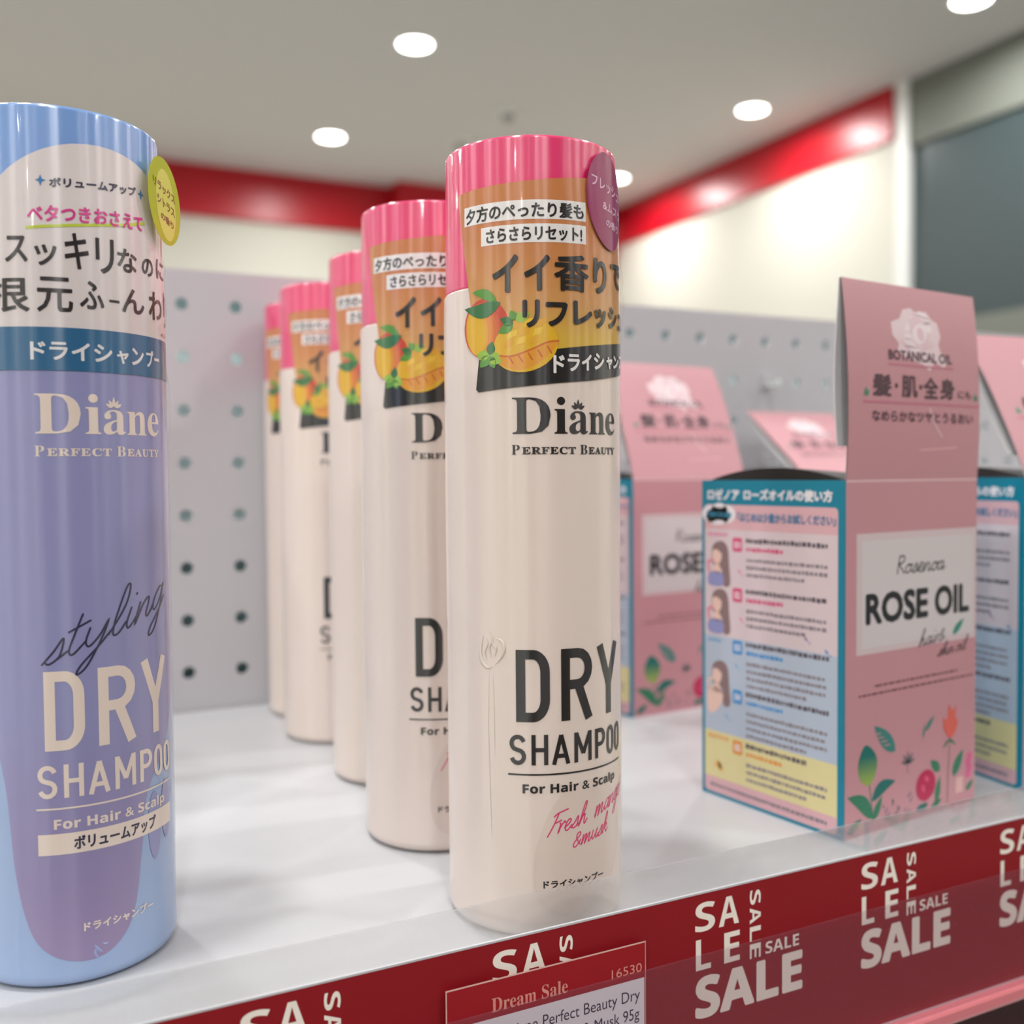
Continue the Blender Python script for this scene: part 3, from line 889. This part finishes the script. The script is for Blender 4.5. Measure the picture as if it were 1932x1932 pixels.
# ---- blue bottle
BLUE = lin((150, 174, 214)); CAPB = lin((120, 162, 226)); VIO = lin((144, 145, 192)); VIO2 = lin((146, 128, 170)); CREAMY = lin((232, 216, 204)); NAVY = lin((38, 40, 70))
blue = empty('dry_shampoo_bottle', (-0.10903, 0.02844, 0), 8.5 / R)
tag(blue, 'blue-capped lilac bottle with a yellow-green oval tag, at the left end of the shelf', 'bottle')
a = Art()
def viol(u, v):
    return mix(VIO2, VIO, max(0, min(1, (v - 10) / 50)))
def clipband(poly, lo, hi):
    out = []
    n = len(poly)
    for i in range(n):
        p, q = poly[i], poly[(i + 1) % n]
        if lo <= p[1] <= hi: out.append(p)
        for lv in sorted((lo, hi), key=lambda z: z if q[1] > p[1] else -z):
            if (p[1] - lv) * (q[1] - lv) < 0:
                t = (lv - p[1]) / (q[1] - p[1]); out.append((p[0] + (q[0] - p[0]) * t, lv))
    return out
drop = [(-29, 136)] + spline([(-28.5, 100), (-26.5, 60), (-23.8, 43.5), (-22.1, 26), (-19.0, 13.4), (-14.5, 8.0), (-7.7, 5.9), (-1.5, 7.6), (3.0, 14), (5.4, 27.4), (7.5, 40), (16, 52), (22, 70), (24, 100)], 5) + [(24, 136)]
for lo, hi in ((0, 12), (12, 20), (20, 28), (28, 36), (36, 48), (48, 62), (62, 140)):
    pb = clipband(drop, lo, hi)
    if len(pb) > 2: a.poly(pb, viol, 1)
for cx, cz, w_, h_ in ((9.6, 31.5, 2.2, 8.0), (14.2, 34.0, 2.0, 7.0)):
    a.ell(cx, cz, w_, h_, VIO, 1.2)
brand_print(a, CREAMY, 2)
script(a, 'styling', -15.4, 71.4, 4.1, 0.38, 0.42, NAVY, 3, slant=0.22, stretch=1.28)
a.rect(-17.0, 30.2, 16.6, 34.8, CREAMY, 2)
a.text('ボリュームアップ', -9.8, 30.9, 9.8, 34.0, NAVY, 3, bold=0.1)
a.text('ドライシャンプー', -8.2, 12.4, 8.3, 14.5, CREAMY, 2, bold=0.08)
build_art('body', a, wrap, m_film, blue, step=1.5, base=lathe(body_profile(), BLUE))
build_art('cap', Art(), wrap, m_cap, blue, base=lathe(cap_profile(), CAPB))
a = Art()
LAB = lin((222, 212, 212)); BANDB = lin((30, 98, 142))
pts = [(-31, 144.2), (28.5, 144.2), (28.5, 155)]
for i in range(0, 33):
    t = pi * i / 32
    pts.append((-1.2 + 29.7 * cos(t), 155 + 29.2 * sin(t)))
a.poly(pts + [(-31, 155)], LAB, 1)
a.rect(-31, 135.1, 28.5, 144.3, BANDB, 2)
a.text('ボリュームアップ', -11.5, 173.9, 8.0, 176.0, NAVY, 3, bold=0.1, k=0.07)
SB = lin((50, 120, 180))
for sx, sz in ((-13.2, 175.3), (9.6, 176.2)):
    a.poly([(sx, sz + 1.2), (sx + 0.3, sz + 0.3), (sx + 1.1, sz), (sx + 0.3, sz - 0.3), (sx, sz - 1.2), (sx - 0.3, sz - 0.3), (sx - 1.1, sz), (sx - 0.3, sz + 0.3)], SB, 3)
a.text('ベタつきおさえて', -16.0, 166.4, 9.9, 169.9, lin((214, 44, 140)), 4, bold=0.11, k=0.055)
a.stroke([(-16.1, 165.2), (-6, 166.4), (3, 167.9), (10.4, 169.9)], 0.62, lin((190, 206, 50)), 3, curve=True)
INKH = lin((30, 22, 26))
for ch, l, b_, r, t in (('ス', -20.8, 157.9, -16.0, 163.5), ('ッ', -14.72, 157.28, -10.29, 161.77), ('キ', -8.8, 156.91, -3.94, 164.68), ('リ', -2.55, 156.64, 1.57, 164.36), ('な', 2.36, 157.76, 7.6, 163.0), ('の', 9.2, 158.08, 13.6, 162.15),
                        ('に', 15.2, 158.48, 21.5, 163.06), ('根', -25.6, 147.4, -15.8, 154.9), ('元', -14.42, 147.5, -7.36, 154.97), ('ふ', -6.03, 148.57, -0.94, 154.72), ('ー', 0.16, 150.6, 2.54, 151.2), ('ん', 3.17, 148.84, 9.6, 154.28), ('わ', 11.33, 148.48, 18.0, 155.0), ('り', 20.0, 147.56, 23.9, 156.01)):
    a.text(ch, l, b_, r, t, INKH, 3, bold=0.13 if ch != 'ー' else 0.08)
for ch, (l, r) in zip('ドライシャンプー', ((-16.0, -12.9), (-12.2, -8.6), (-7.9, -4.2), (-3.4, 0.6), (1.6, 4.6), (5.4, 9.0), (9.8, 12.6), (13.0, 15.4))):
    b_, t = (137.3, 141.2) if ch not in 'ャー' else ((137.3, 140.2) if ch == 'ャ' else (139.0, 139.7))
    a.text(ch, l, b_, r, t, lin((226, 224, 226)), 3, bold=0.14 if ch != 'ー' else 0.1)
a.text('※スタイリング', 17.2, 145.0, 27.0, 146.2, INKH, 3)
build_art('front_label', a, lambda u, v, h: wrap(u, v, h + 0.00008), m_film, blue, step=1.5)
# oval tag standing off the side of the bottle
ov = Art()
OG, OY = lin((186, 190, 44)), lin((222, 216, 104))
ov.ell(0, 0, 6.8, 10.0, OG, 1, n=44)
ov.ell(0.4, -0.8, 4.0, 8.2, OY, 2, n=36)
BR = lin((150, 104, 60))
ov.text('リラックス', -4.2, 2.8, 4.6, 5.0, BR, 3, bold=0.06, k=-0.3)
ov.text('シトラス', -3.2, -0.8, 4.0, 1.3, BR, 3, bold=0.06, k=-0.3)
ov.text('の香り', -2.2, -4.4, 3.0, -2.6, BR, 3, bold=0.06, k=-0.3)
RZ = Matrix.Rotation(-8.5 / R, 3, 'Z')
pc = RZ @ Vector((21.2, -10.6, 176.4)); ea = (RZ @ Vector((0.617, 0.787, 0.0))).normalized()
up_ = Vector((0, 0, 1)); eb = (up_ + ea * -0.12).normalized()
on = ea.cross(eb).normalized()
def oval_map(u, v, h):
    c = (pc + ea * u + eb * v) * 0.001 + on * (h + 0.0008)
    return (tuple(c), tuple(on))
o = build_art('oval_tag', ov, oval_map, m_oval, blue, cyl=False)
o.data.polygons.foreach_set('use_smooth', [False] * len(o.data.polygons))
so = o.modifiers.new('thickness', 'SOLIDIFY'); so.thickness = 0.00003; so.offset = -1
m_wrapl = plain('wrap_over_blue', (150, 160, 206), 0.2, 0.6, coat=0.8)
ridge_obj('wrap_pucker', [([(-6.2, 9.2), (-5.2, 7.6), (-4.4, 7.0)], 0.22), ([(-5.6, 8.6), (-6.0, 7.0), (-5.2, 5.8)], 0.2), ([(-4.6, 9.0), (-3.8, 8.6), (-3.2, 8.9)], 0.16)], m_wrapl, blue, 0.0)
seam_obj('wrap_seam', m_wrap, blue, 23.6, [(166, 0.1), (162, 0.7), (158, 0.4), (152, 0.6), (146, 0.2), (138, 0.1), (134, 0.9), (130, 1.0), (126, 1.1), (120, 0.6), (110, 0.4), (98, 0.5), (84, 0.3), (60, 0.3), (40, 0.2), (24, 0.1)])

# ------------------------------------------------------------------ rose oil boxes
BW, BD, BH = 68.6, 60.0, 109.5
m_card = printed('coated_card', 0.38, spec=0.45)
m_cardw = plain('card_inside', (206, 206, 208), 0.7)
m_black = plain('black_card', (14, 10, 10), 0.6)
PINK = lin((200, 146, 154)); PINKL = lin((224, 180, 188)); TEAL = lin((0, 132, 160)); LBL = lin((214, 207, 209)); BLACKT = lin((38, 40, 46))
LGREY = lin((142, 132, 142))
def front_art():
    a = Art()
    a.rect(0, 0, BW, BH, PINK, 0.5)
    a.rect(0, 0, 0.7, BH, TEAL, 1)
    a.rect(0.9, 108.9, BW, BH, lin((226, 190, 196)), 1)  # highlight along the top fold, painted as a pale line
    a.rect(5.8, 55.9, 68.3, 93.1, lin((214, 196, 200)), 1)
    a.rect(8.4, 57.8, 66.4, 90.8, LBL, 2)
    script(a, 'Rosenoa', 25.2, 79.9, 2.7, 0.0, 0.5, BLACKT, 3, slant=0.12, stretch=1.45)
    a.text('ROSE', 10.1, 64.7, 41.8, 74.7, BLACKT, 3, bold=0.55)
    a.text('OIL', 45.2, 64.7, 64.5, 74.7, BLACKT, 3, bold=0.5)
    script(a, 'hair&', 37.0, 55.6, 2.4, 0.08, 0.35, BLACKT, 3, slant=0.2, stretch=1.35)
    script(a, 'skin oil', 46.8, 51.4, 2.0, 0.06, 0.32, BLACKT, 3, slant=0.3, stretch=1.35)
    a.leaf(55.3, 57.9, 61.6, 62.8, 2.6, lin((60, 140, 128)), 3)
    for l, r, z in ((14.8, 59.2, 45.6), (7.0, 67.0, 43.2)):
        x = l
        rnd = random.Random(int(l * 7))
        while x < r - 1:
            w_ = rnd.uniform(1.0, 3.6)
            a.rect(x, z - 0.3, min(x + w_, r), z + 0.35, lin((120, 76, 88)), 2)
            x += w_ + 0.55
    G1, G2, G3 = lin((18, 112, 104)), lin((44, 124, 92)), lin((150, 176, 84))
    def big(u, v): return mix(G3, G1, max(0, min(1, (v - 16) / 8)))
    pl = spline([(10.6, 27.8), (14.6, 25.2), (16.2, 21.5), (14.8, 17.2), (12.4, 15.0), (8.4, 16.6), (6.8, 21.2), (8.0, 25.2)], 5, True)
    for lo in (14, 17, 19, 21, 23, 25):
        pb = clipband(pl, lo, lo + (3 if lo == 14 or lo == 25 else 2))
        if len(pb) > 2: a.poly(pb, big, 2)
    a.stroke([(12.4, 15), (13.2, 10), (14.2, 3.6)], 0.5, G2, 2, curve=True)
    a.leaf(13.4, 9.8, 25.4, 14.2, 4.2, G1, 2, bend=0.12)
    a.leaf(13.8, 4.2, 1.8, 13.0, 4.8, G2, 2, bend=-0.12)
    a.leaf(14.2, 3.4, 18.6, 10.6, 3.0, G2, 2)
    a.leaf(2.0, 1.6, 8.6, 5.2, 2.8, G1, 2)
    a.leaf(25.2, 23.6, 14.6, 33.2, 5.2, lin((62, 132, 126)), 2)
    for t in (0.25, 0.4, 0.55, 0.7): a.stroke([(25 - 10.4 * t, 23.8 + 9.4 * t), (25 - 10.4 * t - 2.6, 23.8 + 9.4 * t + 0.2)], 0.4, PINK, 3)
    for dx, dy in ((-2.4, 3.2), (0.2, 4.2), (2.8, 3.4), (-3.4, 1.0), (3.8, 1.2)): a.leaf(31.6, 18.6, 31.6 + dx, 18.6 + dy, 1.2, lin((112, 106, 112)), 2)
    a.stroke([(31.6, 20), (31.4, 15.6)], 0.3, lin((112, 106, 112)), 2)
    a.leaf(40.6, 27.6, 45.6, 32.2, 1.8, lin((62, 130, 122)), 2); a.leaf(39.6, 25.4, 40.4, 30.4, 0.9, lin((62, 130, 122)), 2)
    # roses
    RS, RS2 = lin((190, 30, 82)), lin((222, 88, 124))
    a.ell(41.2, 9.9, 5.3, 5.0, RS, 3, rot=0.5)
    for q in range(5): a.ell(41.2 + 1.8 * cos(q * 1.3), 10.2 + 1.7 * sin(q * 1.3), 1.5, 0.8, RS2 if q % 2 else RS, 3.2, rot=q * 1.3 + 1.2)
    a.stroke([(41, 5), (41.6, 1.0)], 0.4, G2, 2)
    a.leaf(46.8, 3.2, 48.8, 11.6, 3.0, G2, 2); a.leaf(48.8, 13.4, 43.6, 17.6, 3.4, G2, 2); a.leaf(36, 2.4, 42.6, 3.6, 2.4, G1, 2); a.leaf(44, 1.6, 50, 4.0, 2.2, G2, 2)
    CO = lin((222, 104, 92))
    a.poly(spline([(54.2, 23.4), (51.0, 26.4), (50.4, 30.6), (52.6, 29.8), (53.4, 34.8), (55.6, 32.4), (58.0, 34.0), (57.2, 30.6), (58.6, 28.0), (56.8, 24.6)], 4, True), CO, 3)
    a.stroke([(54.2, 23.6), (53.4, 12), (53.0, 2.0)], 0.5, lin((112, 110, 84)), 2)
    a.leaf(54, 23.2, 50.2, 20.4, 1.0, G2, 2); a.leaf(54, 23.2, 57.6, 20.6, 1.0, G2, 2)
    a.leaf(56.0, 10.2, 61.8, 18.6, 4.0, G2, 2)
    for q in range(4): a.ell(64.6 + 1.0 * (q % 2), 9.6 + 2.0 * q, 1.6, 1.4, lin((224, 104, 152)), 3)
    a.leaf(63.6, 4.2, 67.8, 7.2, 2.2, G2, 2)
    a.rect(57.8, 4.2, 61.8, 9.4, lin((226, 182, 176)), 2)
    rnd = random.Random(4)
    for q in range(16):
        x, z = 19 + rnd.uniform(0, 15), 1.5 + rnd.uniform(0, 7.5)
        a.leaf(x, z, x + rnd.uniform(-2, 2), z + rnd.uniform(1.0, 2.4), 0.8, lin((126, 118, 128)), 2)
    return a
def side_art():
    a = Art()                                            # u from the back edge (0) to the front edge (60)
    a.rect(0, 0, BD, BH, TEAL, 0.5)
    def rr(l, b_, r, t, c, ly, rad=1.4):
        p = []
        for cx, cy, a0 in ((r - rad, t - rad, 0), (l + rad, t - rad, 90), (l + rad, b_ + rad, 180), (r - rad, b_ + rad, 270)):
            p += [(cx + rad * cos(radians(a0 + q * 30)), cy + rad * sin(radians(a0 + q * 30))) for q in range(4)]
        a.poly(p, c, ly)
    rr(1.4, 1.2, 57.8, 101.2, PINKL, 1)
    a.rect(1.4, 56.0, 57.8, 92.8, lin((222, 206, 212)), 2)
    a.rect(1.4, 22.7, 57.8, 56.0, lin((184, 198, 216)), 2)
    a.rect(1.4, 6.5, 57.8, 22.7, lin((228, 218, 162)), 2)
    a.text('ロゼノア', 2.8, 102.8, 17.6, 106.6, WHITE, 3, bold=0.2)
    a.text('ローズオイルの使い方', 19.6, 102.8, 55.8, 106.6, WHITE, 3, bold=0.2)
    for cx, cz, w_ in ((4.2, 98, 4.0), (8.4, 98.8, 4.0), (12.2, 98, 3.6), (7.6, 97.2, 5.6)): a.ell(cx, cz, w_, 3.0, WHITE, 3)
    a.text('How to use', 2.6, 96.9, 14.0, 99.3, lin((40, 130, 160)), 4, bold=0.15)
    a.text('「はじめは少量からお試しください」', 16.6, 95.6, 57.0, 98.8, lin((70, 128, 170)), 3, bold=0.12)
    rnd = random.Random(7)
    def scrib(l, r, z, h, c, gaps=0.5):
        x = l
        while x < r - 0.6:
            w_ = rnd.uniform(0.7, 1.9)
            a.rect(x, z - h * rnd.uniform(0.35, 0.5), min(x + w_, r), z + h * rnd.uniform(0.3, 0.5), c, 3)
            x += w_ + rnd.uniform(0.25, gaps)
    blocks = ((87.8, lin((222, 84, 132)), 3, 'pink'), (70.8, lin((222, 84, 132)), 3, 'pink'), (53.1, lin((72, 150, 214)), 4, 'blue'), (36.3, lin((72, 150, 214)), 4, 'blue'), (19.0, lin((232, 152, 66)), 3, 'gold'))
    for zc, c, nl, _ in blocks:
        rr(14.6, zc - 2.3, 18.9, zc + 2.4, c, 3, 0.6)
        a.text('0%d' % (1 + [q[0] for q in blocks].index(zc)), 15.5, zc - 1.2, 18.1, zc + 1.2, WHITE, 4, bold=0.08)
        scrib(20.6, 54.6 if zc > 25 else 46, zc + 1.6, 1.7, lin((92, 84, 96)))
        scrib(20.8, 36.4, zc - 1.3, 1.5, c)
        for q in range(nl): scrib(20.8, 54.0 if q < nl - 1 else 46, zc - 4.9 - 2.45 * q, 1.3, LGREY)
    scrib(4.2, 54.0, 3.8, 1.3, LGREY)
    scrib(3.0, 12.6, 91.0, 1.6, lin((226, 150, 180))); scrib(3.0, 9.8, 54.4, 1.6, lin((128, 178, 220))); scrib(3.0, 12.6, 20.8, 1.6, lin((230, 170, 96)))
    HAIR, SKIN, VEST = lin((142, 118, 120)), lin((240, 206, 194)), lin((150, 154, 206))
    for zc, top in ((81.2, True), (64.8, True), (40.0, False)):
        a.poly(spline([(8.0, zc + 7.4), (5.2, zc + 5.6), (4.9, zc + 1), (6.2, zc - 1), (9.4, zc - 2), (10.4, zc - 7.6), (13.4, zc - 7.0), (13.0, zc - 1), (12.4, zc + 5), (10.6, zc + 7.2)], 5, True), HAIR, 3)
        a.ell(7.3, zc + 2.6, 2.2, 3.2, SKIN, 4)
        a.poly(spline([(5.0, zc + 4.4), (7.4, zc + 4.6), (9.8, zc + 3.4), (9.8, zc + 6.6), (6.4, zc + 6.8)], 4, True), HAIR, 5)
        a.poly([(6.4, zc - 0.2), (8.2, zc - 0.2), (9.4, zc - 3.6), (5.0, zc - 3.6)], SKIN, 4)
        if top: a.poly(spline([(3.6, zc - 3.6), (9.6, zc - 3.4), (10.0, zc - 7.6), (3.4, zc - 7.6)], 4, True), VEST, 4)
        else:
            a.poly(spline([(3.2, zc - 2), (9.4, zc - 3), (9.6, zc - 7), (5.6, zc - 11), (3.0, zc - 10)], 4, True), SKIN, 4)
        a.stroke([(3.4, zc - 3), (3.0, zc), (5.2, zc + 1.0)], 0.9, SKIN if not top else lin((232, 130, 160)), 4)
    for x, z, c in ((17, 79.5, (228, 150, 180)), (17.6, 63.5, (228, 150, 180)), (45, 60.5, (150, 130, 170)), (53, 57.5, (100, 150, 210)), (15.6, 47.5, (130, 180, 220)), (11, 29.5, (120, 176, 220))):
        a.leaf(x, z, x + 1.6, z - 1.5, 0.9, lin(c), 3); a.leaf(x + 1.8, z - 1.7, x + 2.6, z - 1.9, 0.6, lin(c), 3)
    G = lin((236, 190, 110))
    for q in range(7): a.leaf(7 + rnd.uniform(-2, 2), 11 + rnd.uniform(-2, 2), 7 + rnd.uniform(-4, 4), 11 + rnd.uniform(-3, 4), 1.2, G, 3)
    return a
def flap_art(L):
    a = Art()
    a.rect(0.9, 0, BW, L, PINK, 1)
    WHR = lin((238, 222, 226))
    a.poly([(33, 54.2), (36, 52.6), (41, 53.6), (44, 51), (46.5, 50.4), (48, 46), (46.6, 43.4), (47.4, 41), (52, 38.4), (49, 36), (44, 37.5), (41.5, 34.5), (38, 36.4), (30, 38), (25, 40.0), (26, 42.5), (23, 45), (22.6, 49), (27, 50.4), (29, 53.4)], lin((230, 206, 212)), 2)
    for r_, c in ((7.0, WHR), (5.2, lin((228, 198, 206))), (3.6, WHR), (2.0, lin((226, 192, 202)))):
        a.ell(36.2 + (7 - r_) * 0.25, 46.6 - (7 - r_) * 0.1, r_ * 1.15, r_ * 0.85, c, 2 + (7 - r_) * 0.1, rot=r_)
    for q in range(3): a.stroke(spline([(26 + 2 * q, 44 - q), (34, 40.0 - 0.8 * q), (44 - q, 43 + q)], 6), 0.4, lin((224, 190, 200)), 3)
    INKF = lin((88, 62, 72)); RL = lin((198, 116, 138))
    a.text('BOTANICAL OIL', 20.4, 37.2, 53.4, 40.4, INKF, 4, bold=0.16)
    a.rect(20.2, 35.6, 54.3, 36.1, RL, 4)
    for s, l, r in (('髪', 12.2, 21.4), ('肌', 26.4, 34.6), ('全', 37.6, 45.6), ('身', 46.2, 54.6)): a.text(s, l, 25.6, r, 32.6, INKF, 4, bold=0.28)
    a.ell(23.8, 29.2, 0.8, 0.8, INKF, 4); a.ell(36.2, 29.2, 0.8, 0.8, INKF, 4)
    a.text('にも', 56.2, 26.2, 63.6, 28.9, INKF, 4, bold=0.08)
    for x in (9.3, 66.2):
        a.leaf(x - 0.9, 25.6, x, 28.4, 1.2, lin((70, 140, 110)), 4); a.leaf(x, 25.4, x + 1.2, 27.6, 1.0, lin((70, 140, 110)), 4)
    a.rect(7.6, 23.6, 68.0, 24.2, RL, 4)
    a.text('なめらかなツヤとうるおい', 11.8, 18.0, 64.6, 21.4, INKF, 4, bold=0.12)
    a.stroke([(41, 22.6), (43.5, 18), (47.6, 13.6)], 0.5, lin((228, 196, 202)), 3)
    a.rect(36, 9.0, 56, 9.5, lin((226, 172, 178)), 3, k=0.05)
    return a

FLAP_L = 61.0
def box_base(faces_cols):
    V, F, Cc, N = [], [], [], []
    for pts, c, n in faces_cols:
        o = len(V)
        V += [tuple(v * 0.001 for v in p) for p in pts]
        F.append(tuple(range(o, o + len(pts))))
        Cc += [(*c, 1)] * len(pts); N += [n] * len(pts)
    return V, F, Cc, N
# carton body: outer walls carry the print, inner walls are coloured dark
def walls():
    w, d, h, t = BW, BD, BH, 0.45
    fc = [([(0, 0, 0), (w, 0, 0), (w, 0, h), (0, 0, h)], PINK, (0, -1, 0)),
          ([(w, 0, 0), (w, d, 0), (w, d, h), (w, 0, h)], TEAL, (1, 0, 0)),
          ([(w, d, 0), (0, d, 0), (0, d, h), (w, d, h)], PINK, (0, 1, 0)),
          ([(0, d, 0), (0, 0, 0), (0, 0, h), (0, d, h)], TEAL, (-1, 0, 0)),
          ([(0, 0, 0), (0, d, 0), (w, d, 0), (w, 0, 0)], PINK, (0, 0, -1))]
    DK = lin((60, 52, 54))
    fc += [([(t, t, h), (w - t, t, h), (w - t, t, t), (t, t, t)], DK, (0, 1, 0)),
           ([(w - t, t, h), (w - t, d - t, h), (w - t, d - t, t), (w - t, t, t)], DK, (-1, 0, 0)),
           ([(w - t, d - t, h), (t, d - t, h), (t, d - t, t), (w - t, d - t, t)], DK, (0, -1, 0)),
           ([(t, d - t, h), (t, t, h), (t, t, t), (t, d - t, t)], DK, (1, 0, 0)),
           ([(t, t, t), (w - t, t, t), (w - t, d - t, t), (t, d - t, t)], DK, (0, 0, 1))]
    EG = lin((206, 226, 230))
    for a_, b_, c_, d_ in (((0, 0), (w, 0), (w - t, t), (t, t)), ((w, 0), (w, d), (w - t, d - t), (w - t, t)), ((w, d), (0, d), (t, d - t), (w - t, d - t)), ((0, d), (0, 0), (t, t), (t, d - t))):
        fc.append(([(*a_, h), (*b_, h), (*c_, h), (*d_, h)], EG, (0, 0, 1)))
    return box_base(fc)
def two_sided(fa, sa):
    """front art and left-side art merged on one body: side art is shifted to u < -1000"""
    m = Art()
    m.items += fa.items
    for vs, fs, col, ly in sa.items:
        cc = (lambda u, v, c=col: c(u + 1000, v)) if callable(col) else col
        m.items.append(([(u - 1000, v) for u, v in vs], fs, cc, ly))
    return m
def body_map(u, v, h):
    if u < -500:
        s = BD - (u + 1000)
        return ((-h - 0.00001, s * 0.001, v * 0.001), (-1, 0, 0))
    return ((u * 0.001, -h - 0.00001, v * 0.001), (0, -1, 0))
proto_body = None
def make_box(loc, rz, tilt0, tilt1, label, bow=0.0):
    """tilt0/tilt1: lean of the front flap (degrees, backwards positive) at its fold and at its tip"""
    global proto_body
    t = empty('hair_oil_box', loc, rz)
    tag(t, label, 'box', 'pink rose oil boxes')
    if proto_body is None:
        proto_body = build_art('carton_body', two_sided(front_art(), side_art()), body_map, m_card, t, base=walls(), gap=0.00003, cyl=False)
        proto_body.data.polygons.foreach_set('use_smooth', [False] * len(proto_body.data.polygons))
    else:
        c = proto_body.copy(); COL.objects.link(c); c.parent = t
    # flap: curved sheet, printed face to the front
    n = 24
    path = [(0.0, 0.0)]; nor = []
    for i in range(n + 1):
        al = radians(tilt0 + (tilt1 - tilt0) * (i / n))
        nor.append((-cos(al), sin(al)))            # (y, z) of the front normal
        if i < n:
            al2 = radians(tilt0 + (tilt1 - tilt0) * ((i + 0.5) / n))
            path.append((path[-1][0] + sin(al2) * FLAP_L / n, path[-1][1] + cos(al2) * FLAP_L / n))
    def fmap(u, v, h):
        # art is mapped with u,v swapped roles: slices run along v
        s = max(0, min(n - 1e-6, u / FLAP_L * n)); i = int(s); f = s - i
        y = path[i][0] * (1 - f) + path[i + 1][0] * f
        z = path[i][1] * (1 - f) + path[i + 1][1] * f
        ny = nor[i][0] * (1 - f) + nor[i + 1][0] * f; nz = nor[i][1] * (1 - f) + nor[i + 1][1] * f
        return ((v * 0.001, y * 0.001 + ny * h, BH * 0.001 + z * 0.001 + nz * h), (0, ny, nz))
    fa = flap_art(FLAP_L)
    sw = Art()
    for vs, fs, col, ly in fa.items: sw.items.append(([(v, u) for u, v in vs], fs, col, ly))
    # solid sheet behind the print
    V, F, Cc, N = [], [], [], []
    G = lin((188, 188, 192))
    for i in range(n + 1):
        for u in (0.9, BW):
            for hh in (0.0, -0.45):
                V.append((u * 0.001, (path[i][0] + nor[i][0] * hh) * 0.001, (BH + path[i][1] + nor[i][1] * hh) * 0.001))
                Cc.append((*(PINK if hh == 0 else G), 1)); N.append((0, nor[i][0], nor[i][1]) if hh == 0 else (0, -nor[i][0], -nor[i][1]))
    for i in range(n):
        a_, b_ = i * 4, i * 4 + 4
        F += [(a_, a_ + 2, b_ + 2, b_), (a_ + 1, b_ + 1, b_ + 3, a_ + 3), (a_, b_, b_ + 1, a_ + 1), (a_ + 2, a_ + 3, b_ + 3, b_ + 2)]
    F += [(n * 4, n * 4 + 2, n * 4 + 3, n * 4 + 1), (0, 1, 3, 2)]
    build_art('front_flap', sw, fmap, m_card, t, step=2.6, base=(V, F, Cc, N), gap=0.00003)
    # second ply behind the flap, hanging from its top edge
    bm = bmesh.new()
    prev = None
    for i in range(n, 3, -1):
        q = (n - i) / n
        off = 0.5 + 3.2 * sin(pi * min(1, q * 0.9))
        ring = [bm.verts.new((u * 0.001, (path[i][0] - nor[i][0] * (off + e)) * 0.001, (BH + path[i][1] - nor[i][1] * (off + e)) * 0.001)) for u in (0.7 - 1.4 * sin(pi * q * 0.9), BW - 0.8) for e in (0, 0.4)]
        if prev:
            bm.faces.new((prev[0], prev[2], ring[2], ring[0])); bm.faces.new((prev[1], ring[1], ring[3], prev[3]))
            bm.faces.new((prev[0], ring[0], ring[1], prev[1])); bm.faces.new((prev[2], prev[3], ring[3], ring[2]))
        else: bm.faces.new((ring[0], ring[1], ring[3], ring[2]))
        prev = ring
    bm.faces.new((prev[0], prev[2], prev[3], prev[1]))
    mesh_obj('flap_lining', bm, m_cardw, t)
    # black dust flap arching over the opening along the left side
    bm = bmesh.new()
    rows = []
    nn = 18
    for i in range(nn + 1):
        s = i / nn
        y = 1.0 + (BD - 3.0) * s
        zz = BH + 4.2 * sin(pi * s) ** 0.8 if 0 < s < 1 else BH
        rows.append([bm.verts.new((x * 0.001, y * 0.001, z * 0.001)) for x, z in ((1.2, BH - 0.4), (1.6, zz - 0.2), (2.4, zz), (24.0, zz - 1.2), (24.0, zz - 1.6), (2.4, zz - 0.6), (2.0, BH - 0.6))])
    for a_, b_ in zip(rows, rows[1:]):
        for q in range(7): bm.faces.new((a_[q], a_[(q + 1) % 7], b_[(q + 1) % 7], b_[q]))
    bm.faces.new(rows[0]); bm.faces.new(rows[-1][::-1])
    mesh_obj('dust_flap', bm, m_black, t)
    return t

make_box((0.1024, -0.00527, 0), 0.12659, -4.0, 8.0, 'pink and teal oil box with its tall flap upright, nearest the sale strip')
make_box((0.1929, 0.0023, 0), radians(-6.6), 24.0, 34.0, 'pink and teal oil box cut by the right edge of the photo, flap leaning back')
make_box((0.1310, 0.1545, 0), radians(4.0), 16.0, 30.0, 'pink and teal oil box behind the frontmost bottle, flap leaning back')
make_box((0.2640, 0.1880, 0), radians(2.0), 50.0, 52.0, 'pink oil box deep on the shelf by the pegboard, its flap bent far back')
